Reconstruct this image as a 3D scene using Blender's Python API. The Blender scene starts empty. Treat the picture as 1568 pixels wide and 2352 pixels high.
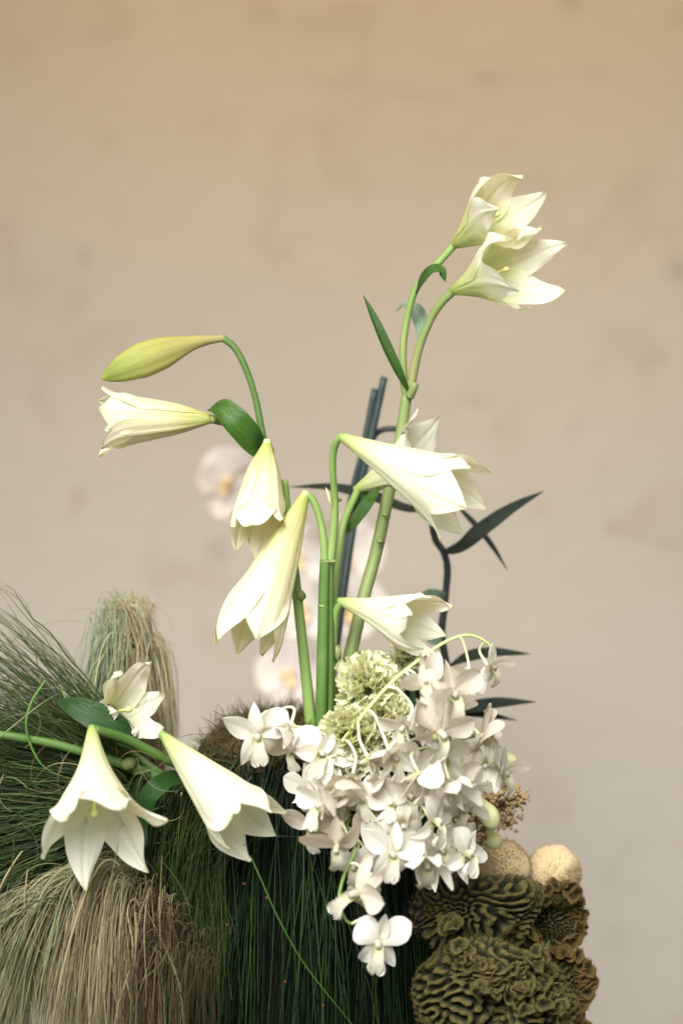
import bpy, math, random, itertools
import numpy as np
from mathutils import Vector, Matrix

# ------------------------------------------------------------------ camera, world, lamps, exposure
scene = bpy.context.scene
CAM_D, CAM_Z, S = 2.2, 1.3, 0.0004          # focal distance, camera height, metres per unit at the focal plane
cam_data = bpy.data.cameras.new('camera')
cam = bpy.data.objects.new('camera', cam_data)
scene.collection.objects.link(cam)
cam.location = (0, -CAM_D, CAM_Z)
cam.rotation_euler = (math.radians(90), 0, 0)
cam_data.sensor_fit = 'VERTICAL'
cam_data.sensor_height = 36
cam_data.lens = 36 * CAM_D / (2352 * S)
cam_data.clip_start = 0.05
cam_data.clip_end = 50
cam_data.dof.use_dof = True
cam_data.dof.focus_distance = CAM_D - 0.015
cam_data.dof.aperture_fstop = 2.0
scene.camera = cam

world = bpy.data.worlds.new('World')
scene.world = world
world.use_nodes = True
world.node_tree.nodes['Background'].inputs['Color'].default_value = (0.98, 0.97, 0.95, 1)
world.node_tree.nodes['Background'].inputs['Strength'].default_value = 0.34

def area(name, loc, target, size, power, color, spread=180):
    d = bpy.data.lights.new(name, 'AREA')
    d.shape = 'RECTANGLE'; d.size, d.size_y = size
    d.energy = power; d.color = color; d.spread = math.radians(spread)
    o = bpy.data.objects.new(name, d); scene.collection.objects.link(o)
    o.location = loc
    o.rotation_euler = (Vector(target) - Vector(loc)).to_track_quat('-Z', 'Y').to_euler()
    return o
area('window_light', (-0.60, -1.85, 2.5), (0.08, 0.25, 0.72), (2.2, 1.6), 46, (1.0, 0.985, 0.97), 72)
area('warm_ceiling_lamp', (0.1, 0.3, 3.0), (0.1, 1.3, 1.6), (1.6, 0.4), 13, (1.0, 0.53, 0.0), 120)

scene.view_settings.view_transform = 'Standard'
scene.view_settings.look = 'None'
scene.view_settings.gamma = 1
scene.view_settings.use_curve_mapping = False
scene.view_settings.exposure = 0.0

# ------------------------------------------------------------------ helpers
rng = np.random.default_rng(7)
random.seed(7)
col = scene.collection
W = {}                                       # world origin of each object

def P(px, py, y=0.0):                        # photo position + depth -> world point
    f = (CAM_D + y) / CAM_D
    return np.array([(px - 784) * S * f, y, CAM_Z + (1176 - py) * S * f])

def vec(dx, dy, d):                          # screen right, screen down, away (any unit) -> unit world direction
    v = np.array([dx, d, -dy], float)
    return v / np.linalg.norm(v)

def nrm(v):
    v = np.asarray(v, float)
    n = np.linalg.norm(v, axis=-1, keepdims=True)
    return v / np.where(n < 1e-12, 1, n)

def smooth(a, b, x):
    t = np.clip((np.asarray(x, float) - a) / (b - a), 0, 1)
    return t * t * (3 - 2 * t)

def spline(pts, n):
    """Catmull-Rom through points, resampled evenly to n."""
    p = np.asarray(pts, float)
    if len(p) == 2:
        return p[0] + (p[1] - p[0]) * np.linspace(0, 1, n)[:, None]
    q = np.vstack([2 * p[0] - p[1], p, 2 * p[-1] - p[-2]])
    out = []
    for i in range(1, len(q) - 2):
        t = np.linspace(0, 1, 24, endpoint=False)[:, None]
        a, b, c, d = q[i - 1], q[i], q[i + 1], q[i + 2]
        out.append(0.5 * (2 * b + (c - a) * t + (2 * a - 5 * b + 4 * c - d) * t**2 + (3 * b - a - 3 * c + d) * t**3))
    out = np.vstack(out + [p[-1:]])
    s = np.r_[0, np.cumsum(np.linalg.norm(np.diff(out, axis=0), axis=1))]
    x = np.linspace(0, s[-1], n)
    return np.stack([np.interp(x, s, out[:, k]) for k in range(3)], 1)

def mesh_data(name, verts, faces, attrs=None, mat=None, smooth_shade=True):
    me = bpy.data.meshes.new(name)
    verts = np.asarray(verts, np.float32)
    if isinstance(faces, np.ndarray):
        k = faces.shape[1]
        me.vertices.add(len(verts)); me.vertices.foreach_set('co', verts.ravel())
        me.loops.add(faces.size); me.loops.foreach_set('vertex_index', faces.astype(np.int32).ravel())
        me.polygons.add(len(faces))
        me.polygons.foreach_set('loop_start', np.arange(0, faces.size, k, dtype=np.int32))
        me.update(calc_edges=True)
    else:
        me.from_pydata(verts.tolist(), [], faces); me.update()
    me.polygons.foreach_set('use_smooth', [smooth_shade] * len(me.polygons))
    for k, v in (attrs or {}).items():
        a = me.attributes.new(k, 'FLOAT', 'POINT')
        a.data.foreach_set('value', np.asarray(v, np.float32).ravel())
    if mat: me.materials.append(mat)
    return me

def link(name, data, parent=None, org=(0, 0, 0)):
    o = bpy.data.objects.new(name, data); col.objects.link(o)
    org = np.asarray(org, float)
    po = W[parent.name] if parent else np.zeros(3)
    o.parent = parent
    o.location = Vector(org - po)
    W[o.name] = org
    return o

def thing(name, label, cat, org, group=None):
    o = link(name, None, None, org)
    o.empty_display_size = 0.02
    o['label'] = label; o['category'] = cat
    if group: o['group'] = group
    return o

def part(name, geo, mat, parent, org=None, kind=None, label=None):
    """geo = (verts in world space, faces, attrs)"""
    v, f, a = geo
    if org is None: org = v.mean(0)
    o = link(name, mesh_data(name, v - np.asarray(org), f, a, mat), parent, org)
    if kind: o['kind'] = kind
    if label: o['label'] = label
    return o

def grid_faces(nu, nv, wrap=False):
    i = np.arange(nu - 1)[:, None]; j = np.arange(nv if wrap else nv - 1)[None, :]
    j2 = (j + 1) % nv
    a = i * nv + j; b = i * nv + j2; c = (i + 1) * nv + j2; d = (i + 1) * nv + j
    return np.stack([a, b, c, d], -1).reshape(-1, 4)

def join(geos):
    V, F, A, n = [], [], {}, 0
    for v, f, a in geos:
        V.append(v); F.append(f + n); n += len(v)
        for k, x in a.items(): A.setdefault(k, []).append(np.asarray(x, float))
    return np.vstack(V), np.vstack(F), {k: np.concatenate(x) for k, x in A.items()}

def frames(c):
    t = nrm(np.gradient(c, axis=0))
    ref = np.array([0, 0, 1.0]) if abs(t[0, 2]) < .9 else np.array([1.0, 0, 0])
    n = nrm(np.cross(t[0], ref)); N = [n]
    for i in range(1, len(c)):
        n = nrm(N[-1] - t[i] * np.dot(N[-1], t[i])); N.append(n)
    N = np.array(N)
    return t, N, np.cross(t, N)

def tube(pts, rad, nseg=12, n=None, lump=0.0, facets=0.0, cap=True):
    """round stem along points; rad = one radius or a list along it"""
    n = n or max(10, 10 * len(pts))
    c = spline(pts, n)
    r = np.interp(np.linspace(0, 1, n), np.linspace(0, 1, len(np.atleast_1d(rad))), np.atleast_1d(rad)) if np.ndim(rad) else np.full(n, rad)
    t, N, B = frames(c)
    a = np.linspace(0, 2 * np.pi, nseg, endpoint=False)
    rr = r[:, None] * (1 + lump * rng.normal(size=(n, 1)) + facets * np.cos(3 * a + 1)[None, :])
    v = c[:, None, :] + rr[..., None] * (np.cos(a)[None, :, None] * N[:, None, :] + np.sin(a)[None, :, None] * B[:, None, :])
    u = np.repeat(np.linspace(0, 1, n), nseg); w = np.tile(np.linspace(-1, 1, nseg), n)
    f = grid_faces(n, nseg, True)
    v = v.reshape(-1, 3)
    if cap:                                  # close both ends with a fan of quads onto a centre ring
        for end, k in ((0, 0), (n - 1, 1)):
            ring = np.arange(nseg) + end * nseg
            base = len(v)
            v = np.vstack([v, c[end] + (v[ring] - c[end]) * 0.02])
            u = np.r_[u, np.full(nseg, float(k))]; w = np.r_[w, np.zeros(nseg)]
            j = np.arange(nseg); j2 = (j + 1) % nseg
            q = np.stack([ring[j2], ring[j], base + j, base + j2], 1) if k == 0 else np.stack([ring[j], ring[j2], base + j2, base + j], 1)
            f = np.vstack([f, q])
    return v, f, {'pu': u, 'pv': w}

def blob(c, r, seed=0, amp=0.15, nu=14, nv=18, stretch=(1, 1, 1), freq=3.0):
    th = np.linspace(0.02, np.pi - 0.02, nu)[:, None]; ph = np.linspace(0, 2 * np.pi, nv, endpoint=False)[None, :]
    d = np.stack([np.sin(th) * np.cos(ph), np.sin(th) * np.sin(ph), np.cos(th) + 0 * ph], -1).reshape(-1, 3)
    g = np.random.default_rng(seed); K = g.normal(size=(6, 3)) * freq; q = g.uniform(0, 6.28, 6)
    h = sum(np.sin(d @ K[i] + q[i]) for i in range(6)) / 6
    v = np.asarray(c) + d * np.asarray(stretch) * r * (1 + amp * h)[:, None]
    return v, grid_faces(nu, nv, True), {'pu': np.repeat(np.linspace(0, 1, nu), nv), 'pv': h}

def strand_mesh(C, width, rnd=None, tip=0.25):
    """C: (n, k, 3) centre lines -> thin three-sided blades in one mesh"""
    n, k, _ = C.shape
    t = nrm(np.gradient(C, axis=1))
    side = nrm(rng.normal(size=(n, 1, 3)))
    A = nrm(np.cross(t, np.broadcast_to(side, t.shape))); B = np.cross(t, A)
    u = np.linspace(0, 1, k)
    w = np.asarray(width).reshape(-1, 1) * np.interp(u, [0, .1, .6, 1], [.7, 1, .85, tip])[None, :] * 0.5
    rings = []
    for a, sc in ((0.0, 1.0), (2.4, 1.0), (4.3, .45)):
        rings.append(C + w[..., None] * sc * (math.cos(a) * A + math.sin(a) * B))
    v = np.stack(rings, 2).reshape(-1, 3)
    base = (np.arange(n) * k * 3)[:, None, None]
    i = np.arange(k - 1)[None, :, None]; j = np.arange(3)[None, None, :]; j2 = (j + 1) % 3
    f = np.stack([base + i * 3 + j, base + i * 3 + j2, base + (i + 1) * 3 + j2, base + (i + 1) * 3 + j], -1).reshape(-1, 4)
    if rnd is None: rnd = rng.random(n)
    return v, f, {'rnd': np.repeat(rnd, k * 3), 'pu': np.tile(np.repeat(u, 3), n)}

def bez(p0, p1, p2, p3, k):
    """many cubic curves at once: (n,3) each -> (n,k,3)"""
    t = np.linspace(0, 1, k)[None, :, None]
    p0, p1, p2, p3 = (np.asarray(p)[:, None, :] for p in (p0, p1, p2, p3))
    return (1 - t)**3 * p0 + 3 * (1 - t)**2 * t * p1 + 3 * (1 - t) * t**2 * p2 + t**3 * p3

def wiggle(C, amp, freq=2.0):
    n, k, _ = C.shape
    u = np.linspace(0, 1, k)[None, :]
    for ax in range(3):
        ph = rng.uniform(0, 6.28, (n, 1)); fr = freq * rng.uniform(.5, 1.6, (n, 1))
        C[..., ax] += amp * rng.normal(size=(n, 1)) * np.sin(6.28 * fr * u + ph) * u
    return C

# ------------------------------------------------------------------ materials
class NT:
    def __init__(s, name):
        s.m = bpy.data.materials.new(name); s.m.use_nodes = True
        s.t = s.m.node_tree; s.t.nodes.clear()
        s.out = s.n('ShaderNodeOutputMaterial')
    def n(s, kind, **kw):
        nd = s.t.nodes.new(kind)
        for k, v in kw.items():
            if k.startswith('_'): setattr(nd, k[1:], v)
            else:
                key = int(k[1:]) if k[0] == 'i' and k[1:].isdigit() else k.replace('__', ' ')
                if hasattr(v, 'links') or isinstance(v, bpy.types.NodeSocket): s.t.links.new(v, nd.inputs[key])
                else: nd.inputs[key].default_value = v
        return nd
    def attr(s, name): return s.n('ShaderNodeAttribute', _attribute_name=name).outputs['Fac']
    def math(s, op, a, b=0.0, clamp=False):
        nd = s.n('ShaderNodeMath', _operation=op, _use_clamp=clamp)
        for i, x in enumerate((a, b)):
            if isinstance(x, bpy.types.NodeSocket): s.t.links.new(x, nd.inputs[i])
            else: nd.inputs[i].default_value = x
        return nd.outputs[0]
    def ramp(s, fac, stops, interp='LINEAR'):
        nd = s.n('ShaderNodeValToRGB', Fac=fac); cr = nd.color_ramp; cr.interpolation = interp
        while len(cr.elements) < len(stops): cr.elements.new(0.5)
        for e, (p, c) in zip(cr.elements, stops):
            e.position = p; e.color = (*c, 1) if len(c) == 3 else c
        return nd.outputs['Color']
    def mix(s, fac, a, b, mode='MIX'):
        nd = s.n('ShaderNodeMix', _data_type='RGBA', _blend_type=mode)
        for key, x in ((0, fac), (6, a), (7, b)):
            if isinstance(x, bpy.types.NodeSocket): s.t.links.new(x, nd.inputs[key])
            else: nd.inputs[key].default_value = x if key == 0 else (*x, 1)
        return nd.outputs[2]
    def noise(s, scale, detail=3, rough=.55, vec=None, dist=0.0):
        nd = s.n('ShaderNodeTexNoise', Scale=scale, Detail=detail, Roughness=rough, Distortion=dist)
        s.t.links.new(vec or s.obj(), nd.inputs['Vector'])
        return nd.outputs['Fac']
    def obj(s): return s.n('ShaderNodeTexCoord').outputs['Object']
    def combine(s, x, y, z=0.0):
        nd = s.n('ShaderNodeCombineXYZ')
        for i, k in enumerate((x, y, z)):
            if isinstance(k, bpy.types.NodeSocket): s.t.links.new(k, nd.inputs[i])
            else: nd.inputs[i].default_value = k
        return nd.outputs[0]
    def bump(s, h, strength, dist=0.001):
        return s.n('ShaderNodeBump', Height=h, Strength=strength, Distance=dist).outputs[0]
    def finish(s, base, rough=.5, spec=.4, normal=None, trans=0.0, trans_col=None, sheen=0.0, sss=0.0):
        p = s.n('ShaderNodeBsdfPrincipled', Roughness=rough)
        p.inputs['Specular IOR Level'].default_value = spec
        def put(k, x):
            if isinstance(x, bpy.types.NodeSocket): s.t.links.new(x, p.inputs[k])
            else: p.inputs[k].default_value = (*x, 1) if isinstance(x, tuple) else x
        put('Base Color', base)
        if normal: put('Normal', normal)
        if sheen: put('Sheen Weight', sheen); put('Sheen Roughness', .4)
        if sss:
            put('Subsurface Weight', sss); put('Subsurface Radius', (.006, .005, .003)) if False else None
            p.inputs['Subsurface Radius'].default_value = (.006, .005, .003); p.inputs['Subsurface Scale'].default_value = 1.0
        res = p.outputs[0]
        if trans:
            tr = s.n('ShaderNodeBsdfTranslucent')
            c = trans_col if trans_col is not None else base
            if isinstance(c, bpy.types.NodeSocket): s.t.links.new(c, tr.inputs['Color'])
            else: tr.inputs['Color'].default_value = (*c, 1)
            if normal: s.t.links.new(normal, tr.inputs['Normal'])
            res = s.n('ShaderNodeMixShader', i0=trans, i1=res, i2=tr.outputs[0]).outputs[0]
        s.t.links.new(res, s.out.inputs['Surface'])
        return s.m

def petal_material(name, stops, rib, rib_amt, trans_tint, trans=.4, tipcol=None, veins=1.0):
    m = NT(name)
    u, v = m.attr('pu'), m.attr('pv')
    c = m.ramp(u, stops)
    vec2 = m.combine(m.math('MULTIPLY', u, 2.2), m.math('MULTIPLY', v, 9.0))
    streak = m.noise(2.0, 3, .6, vec2)
    c = m.mix(m.math('MULTIPLY', m.math('SUBTRACT', streak, .40, True), .85 * veins), c, tuple(x * .80 for x in stops[1][1]))
    av = m.math('ABSOLUTE', v)
    ribf = m.math('MULTIPLY', m.math('SUBTRACT', 1.0, m.math('DIVIDE', av, .12), True), rib_amt)
    ribf = m.math('MULTIPLY', ribf, m.math('SUBTRACT', 1.15, u, True))
    c = m.mix(ribf, c, rib)
    if tipcol:
        c = m.mix(m.math('MULTIPLY', m.math('SUBTRACT', u, .93, True), 8.0, True), c, tipcol)
    spots = m.noise(160, 2, .7)
    c = m.mix(m.math('MULTIPLY', m.math('SUBTRACT', spots, .66, True), .9, True), c, (.62, .52, .33))
    fine = m.noise(3.0, 2, .5, m.combine(m.math('MULTIPLY', u, 1.5), m.math('MULTIPLY', v, 22.0)))
    b = m.bump(m.math('ADD', m.math('MULTIPLY', fine, .6), m.math('MULTIPLY', streak, .5)), .5 * veins, .0016)
    tc = m.mix(1.0, c, trans_tint, 'MULTIPLY')
    return m.finish(c, .42, .35, b, trans, tc)

def leaf_material(name, dark, light, rough=.35, spec=.5, trans=.18, pale_vein=.35):
    m = NT(name)
    u, v = m.attr('pu'), m.attr('pv')
    lines = m.noise(3.0, 2, .5, m.combine(m.math('MULTIPLY', u, 1.2), m.math('MULTIPLY', v, 14.0)))
    c = m.mix(m.noise(40, 4), dark, light)
    c = m.mix(m.math('MULTIPLY', m.math('SUBTRACT', lines, .46, True), 3.2, True), c, tuple(x * .45 for x in dark))
    mid = m.math('SUBTRACT', 1.0, m.math('DIVIDE', m.math('ABSOLUTE', v), .07), True)
    c = m.mix(m.math('MULTIPLY', mid, pale_vein), c, tuple(min(1, x * 1.7) for x in light))
    b = m.bump(lines, .6, .0016)
    return m.finish(c, rough, spec, b, trans, tuple(min(1, x * 1.5) for x in light))

def stem_material(name, dark, light, tan=(.30, .24, .11), tan_amt=.5):
    m = NT(name)
    u, v = m.attr('pu'), m.attr('pv')
    lines = m.noise(3.0, 3, .5, m.combine(m.math('MULTIPLY', u, 2.0), m.math('MULTIPLY', v, 7.0)))
    c = m.mix(m.noise(22, 4), dark, light)
    c = m.mix(m.math('MULTIPLY', m.math('SUBTRACT', lines, .45, True), 1.6, True), c, tuple(x * .7 for x in dark))
    c = m.mix(m.math('MULTIPLY', m.math('SUBTRACT', m.noise(30, 5, .65), .56, True), tan_amt * 5, True), c, tan)
    return m.finish(c, .42, .45, m.bump(lines, .4, .0012), .05, light)

def strand_material(name, stops, root, rough=.5, spec=.35, trans=.15):
    m = NT(name)
    c = m.ramp(m.attr('rnd'), stops)
    u = m.attr('pu')
    c = m.mix(m.math('MULTIPLY', m.math('SUBTRACT', m.noise(28, 3), .45, True), 1.6, True), c, root)
    return m.finish(c, rough, spec, None, trans, c)

WHITE = [(0, (.50, .60, .17)), (.13, (.70, .74, .40)), (.34, (.86, .86, .68)), (.7, (.90, .89, .80)), (1, (.90, .89, .80))]
CREAM = [(0, (.50, .56, .13)), (.15, (.66, .66, .27)), (.40, (.82, .79, .50)), (.75, (.88, .86, .68)), (1, (.86, .85, .68))]
YELLOW = [(0, (.34, .31, .12)), (.3, (.36, .32, .10)), (.6, (.32, .32, .075)), (.85, (.23, .27, .045)), (1, (.16, .21, .028))]
THROAT = [(0, (.50, .60, .12)), (.2, (.70, .75, .34)), (.45, (.84, .85, .58)), (.62, (.90, .89, .76)), (.85, (.90, .89, .80)), (1, (.90, .89, .80))]  # yellow-green base, carried further up to paint the glow of light passing through
M = {
    'lily_throat': petal_material('lily_yellow_glow_throat_petal', THROAT, (.66, .72, .30), .35, (1.0, 1.0, .72), .52, (.62, .64, .33)),
    'lily_white': petal_material('lily_white_petal', WHITE, (.66, .72, .36), .45, (1.0, .98, .74), .50, (.62, .64, .33)),
    'lily_cream': petal_material('lily_cream_petal', CREAM, (.60, .64, .24), .65, (1.0, .95, .64), .42, (.52, .50, .20)),
    'bud': petal_material('lily_bud_skin', YELLOW, (.30, .33, .06), .8, (.9, .9, .4), .12, (.34, .40, .05)),
    'orchid': petal_material('dendrobium_petal', [(0, (.70, .70, .48)), (.2, (.81, .785, .69)), (1, (.84, .805, .745))], (.80, .78, .64), .35, (1.0, .95, .86), .42, None, 1.0),
    'orchid_warm': petal_material('dendrobium_aged_petal', [(0, (.68, .62, .38)), (.2, (.75, .69, .56)), (1, (.77, .70, .61))], (.76, .70, .52), .4, (.96, .88, .74), .36, None, 1.4),
    'orchid_lip': petal_material('dendrobium_lip', [(0, (.64, .63, .28)), (.25, (.76, .74, .46)), (.5, (.78, .75, .61)), (1, (.80, .765, .70))], (.74, .72, .42), .4, (.95, .93, .75), .34, None, 1.6),
    'phal': petal_material('moth_orchid_petal', [(0, (.62, .58, .48)), (.2, (.66, .61, .56)), (1, (.66, .60, .55))], (.66, .60, .52), .2, (.97, .93, .88), .2, None, .6),  # petal colour darkened to stand for the shade they hang in
    'carnation': petal_material('carnation_petal', [(0, (.42, .54, .16)), (.5, (.62, .68, .32)), (.8, (.80, .80, .54)), (1, (.88, .86, .66))], (.7, .74, .4), .2, (.92, .93, .55), .34, None, 1.2),
    'orchid_bud': petal_material('orchid_bud_skin', [(0, (.50, .56, .20)), (.5, (.66, .68, .36)), (1, (.60, .62, .30))], (.48, .54, .2), .5, (.9, .92, .5), .25),
    'leaf': leaf_material('lily_leaf', (.030, .090, .010), (.060, .150, .018)),
    'leaf_deep': leaf_material('lily_leaf_deep', (.009, .038, .008), (.022, .070, .012), .32, .30, .08),
    'leaf_dark': leaf_material('dark_foliage', (.007, .013, .010), (.014, .025, .016), .45, .3, .03, .15),
    'leaf_grey': leaf_material('grey_leaf', (.16, .24, .17), (.24, .33, .24), .5, .3, .2),
    'stem': stem_material('lily_stem_green', (.14, .235, .050), (.25, .36, .105)),
    'stem_deep': stem_material('lily_stem_deep', (.050, .115, .018), (.095, .18, .036), tan_amt=.3),
    'stem_olive': stem_material('lily_stem_olive', (.14, .19, .05), (.23, .29, .10), tan_amt=.9),
    'peduncle': stem_material('pale_peduncle', (.42, .50, .16), (.62, .68, .30), (.5, .42, .25), .2),
    'pedicel': stem_material('orchid_pedicel', (.62, .66, .36), (.78, .78, .56), (.55, .38, .36), .25),
    'dark_stem': stem_material('dark_stem', (.010, .014, .012), (.02, .026, .022), (.03, .03, .025)),
    'slate_stem': stem_material('slate_green_stalk', (.012, .026, .024), (.026, .048, .042), (.04, .04, .035)),
    'calyx': stem_material('carnation_calyx', (.06, .17, .09), (.12, .27, .15), (.1, .2, .1)),
    'pollen': NT('orange_pollen'), 'gold': NT('golden_crest'), 'stigma': NT('stigma'),
}
M['pollen'] = M['pollen'].finish((.42, .16, .03), .8, .2)
M['gold'] = M['gold'].finish((.74, .52, .26), .6, .3)
M['stigma'] = M['stigma'].finish((.55, .55, .22), .6, .3)

m = NT('dark_green_grass'); M['grass_dark'] = None
M['grass_dark'] = strand_material('dark_green_grass', [(0, (0.0014, 0.0030, 0.0013)), (.4, (0.0026, 0.0069, 0.0025)), (.6, (0.0079, 0.0238, 0.0049)), (.75, (0.0185, 0.0471, 0.0091)), (.87, (0.0273, 0.0570, 0.0268)), (.95, (0.0352, 0.0693, 0.0124)), (1, (0.0484, 0.0396, 0.0165))], (0.0026, 0.0069, 0.0025), .45, .22)
M['grass_plume'] = strand_material('plume_grass', [(0, (0.0098, 0.0218, 0.0040)), (.4, (0.0272, 0.0544, 0.0089)), (.7, (0.0598, 0.0960, 0.0208)), (.88, (0.1088, 0.1280, 0.0446)), (1, (0.1360, 0.0704, 0.0174))], (0.0054, 0.0128, 0.0040))
M['grass_pale'] = strand_material('pale_dry_grass', [(0, (0.0218, 0.0232, 0.0083)), (.12, (0.0508, 0.0545, 0.0207)), (.25, (0.1958, 0.2247, 0.1006)), (.5, (0.3336, 0.3268, 0.1894)), (.68, (0.3626, 0.2859, 0.1421)), (.82, (0.4496, 0.3949, 0.2486)), (.92, (0.2031, 0.1021, 0.0326)), (1, (0.0580, 0.0306, 0.0106))], (0.0943, 0.0681, 0.0296), .5, .3)
M['grass_brown'] = strand_material('brown_dry_grass', [(0, (.022, .016, .008)), (.35, (.065, .038, .016)), (.6, (.11, .072, .036)), (.8, (.10, .10, .055)), (.92, (.22, .17, .10)), (1, (.20, .085, .025))], (.03, .022, .012), .5, .3)
M['grass_sheaf'] = strand_material('sheaf_grass', [(0, (.06, .07, .04)), (.12, (.17, .24, .15)), (.3, (.28, .33, .18)), (.55, (.36, .35, .19)), (.75, (.42, .33, .18)), (.9, (.24, .12, .045)), (1, (.50, .48, .34))], (.14, .10, .05), .5, .3)
M['blade'] = leaf_material('grass_blade', (.05, .12, .02), (.09, .19, .04), .4, .4, .2)
M['blade_dull'] = leaf_material('dull_grass_blade', (.08, .10, .04), (.14, .16, .07), .45, .4, .2)

def moss_material():
    m = NT('moss'); n = m.noise(60, 6, .7)
    c = m.ramp(n, [(.3, (.012, .009, .005)), (.5, (.040, .030, .013)), (.62, (.060, .052, .018)), (.75, (.10, .068, .032))])
    return m.finish(c, .95, .1, m.bump(m.noise(130, 5, .75), 1.0, .004))
M['moss'] = moss_material()
M['moss_fibre'] = strand_material('moss_fibre', [(0, (.035, .026, .010)), (.5, (.085, .075, .024)), (1, (.15, .10, .05))], (.02, .014, .007), .8, .1)

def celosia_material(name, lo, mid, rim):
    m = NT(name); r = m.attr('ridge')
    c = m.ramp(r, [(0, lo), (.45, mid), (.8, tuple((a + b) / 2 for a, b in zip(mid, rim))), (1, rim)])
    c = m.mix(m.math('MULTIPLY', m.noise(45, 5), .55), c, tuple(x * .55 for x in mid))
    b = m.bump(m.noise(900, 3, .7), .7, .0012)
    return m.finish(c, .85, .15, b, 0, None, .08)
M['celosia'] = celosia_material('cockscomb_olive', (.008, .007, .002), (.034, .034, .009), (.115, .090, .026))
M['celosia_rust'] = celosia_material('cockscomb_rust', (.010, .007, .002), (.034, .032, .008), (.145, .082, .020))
M['fuzz'] = strand_material('cockscomb_fuzz', [(0, (.06, .058, .016)), (.6, (.12, .10, .03)), (1, (.19, .14, .045))], (.05, .045, .014), .8, .1, .2)
M['celosia_brown'] = celosia_material('cockscomb_brown', (.020, .014, .009), (.07, .055, .03), (.16, .12, .07))
m = NT('woolly_ball'); c = m.mix(m.noise(55, 5), (.56, .42, .21), (.68, .55, .33))
M['wool'] = m.finish(c, .95, .1, m.bump(m.noise(420, 4, .75), 1.0, .002), 0, None, .3)
M['wool_fibre'] = strand_material('woolly_fibre', [(0, (.54, .41, .20)), (.6, (.65, .52, .30)), (1, (.74, .63, .42))], (.46, .34, .15), .8, .1, .3)
m = NT('seed_head'); c = m.mix(m.noise(120, 3), (.28, .20, .10), (.50, .38, .21))
M['seed'] = m.finish(c, .9, .1)
m = NT('scape_tan'); M['brown_fibre'] = m.finish((.10, .028, .014), .6, .3)

def wall_material():
    m = NT('limewashed_plaster'); o = m.obj()
    c = m.mix(m.noise(1.3, 4, .55, o, .6), (0.328, 0.314, 0.280), (0.378, 0.359, 0.324))
    blot = m.noise(9.0, 3, .5, o, .8)
    c = m.mix(m.math('MULTIPLY', m.math('SUBTRACT', blot, .56, True), 2.6, True), c, (0.279, 0.246, 0.208))
    pale = m.noise(5.0, 4, .6, o, .4)
    c = m.mix(m.math('MULTIPLY', m.math('SUBTRACT', pale, .58, True), 2.0, True), c, (0.406, 0.386, 0.351))
    spots = m.n('ShaderNodeTexVoronoi', Vector=o, Scale=9.0, Randomness=1.0).outputs['Distance']
    sel = m.math('GREATER_THAN', m.noise(2.1, 2), .5)
    c = m.mix(m.math('MULTIPLY', m.math('MULTIPLY', m.math('SUBTRACT', .26, spots, True), 2.2, True), sel), c, (0.224, 0.210, 0.192))
    tow = m.noise(3.0, 3, .6, m.n('ShaderNodeMapping', Vector=o, Scale=(1.0, 1.0, 5.0)).outputs[0])
    c = m.mix(m.math('MULTIPLY', m.math('SUBTRACT', tow, .5, True), .7), c, (0.305, 0.284, 0.248))
    return m.finish(c, .92, .12, m.bump(m.noise(35, 6, .65, o), .5, .004))
M['wall'] = wall_material()

# ------------------------------------------------------------------ the setting: one plain plastered wall
WALL_Y = 1.30
gx, gz = np.linspace(-2.6, 2.6, 80), np.linspace(-0.2, 3.6, 60)
X, Z = np.meshgrid(gx, gz)
uneven = .004 * np.sin(3.1 * X + 1.3 * Z) + .003 * np.sin(7.3 * X - 4.1 * Z + 1) + .002 * np.sin(11 * Z + 2 * X)
front = np.stack([X, WALL_Y + uneven, Z], -1).reshape(-1, 3)
back = front.copy(); back[:, 1] = WALL_Y + .2
f = grid_faces(60, 80)
me = mesh_data('wall', np.vstack([front, back]), np.vstack([f, f[:, ::-1] + len(front)]), None, M['wall'])
o = link('wall', me); o['kind'] = 'structure'

# ------------------------------------------------------------------ lilies
def resample(c, n):
    s = np.r_[0, np.cumsum(np.linalg.norm(np.diff(c, axis=0), axis=1))]
    x = np.linspace(0, s[-1], n)
    return np.stack([np.interp(x, s, c[:, k]) for k in range(3)], 1)

WP = [.22, .33, .66, .96, 1.0, .90, .69, .44, .235, .12, .02]

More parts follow.
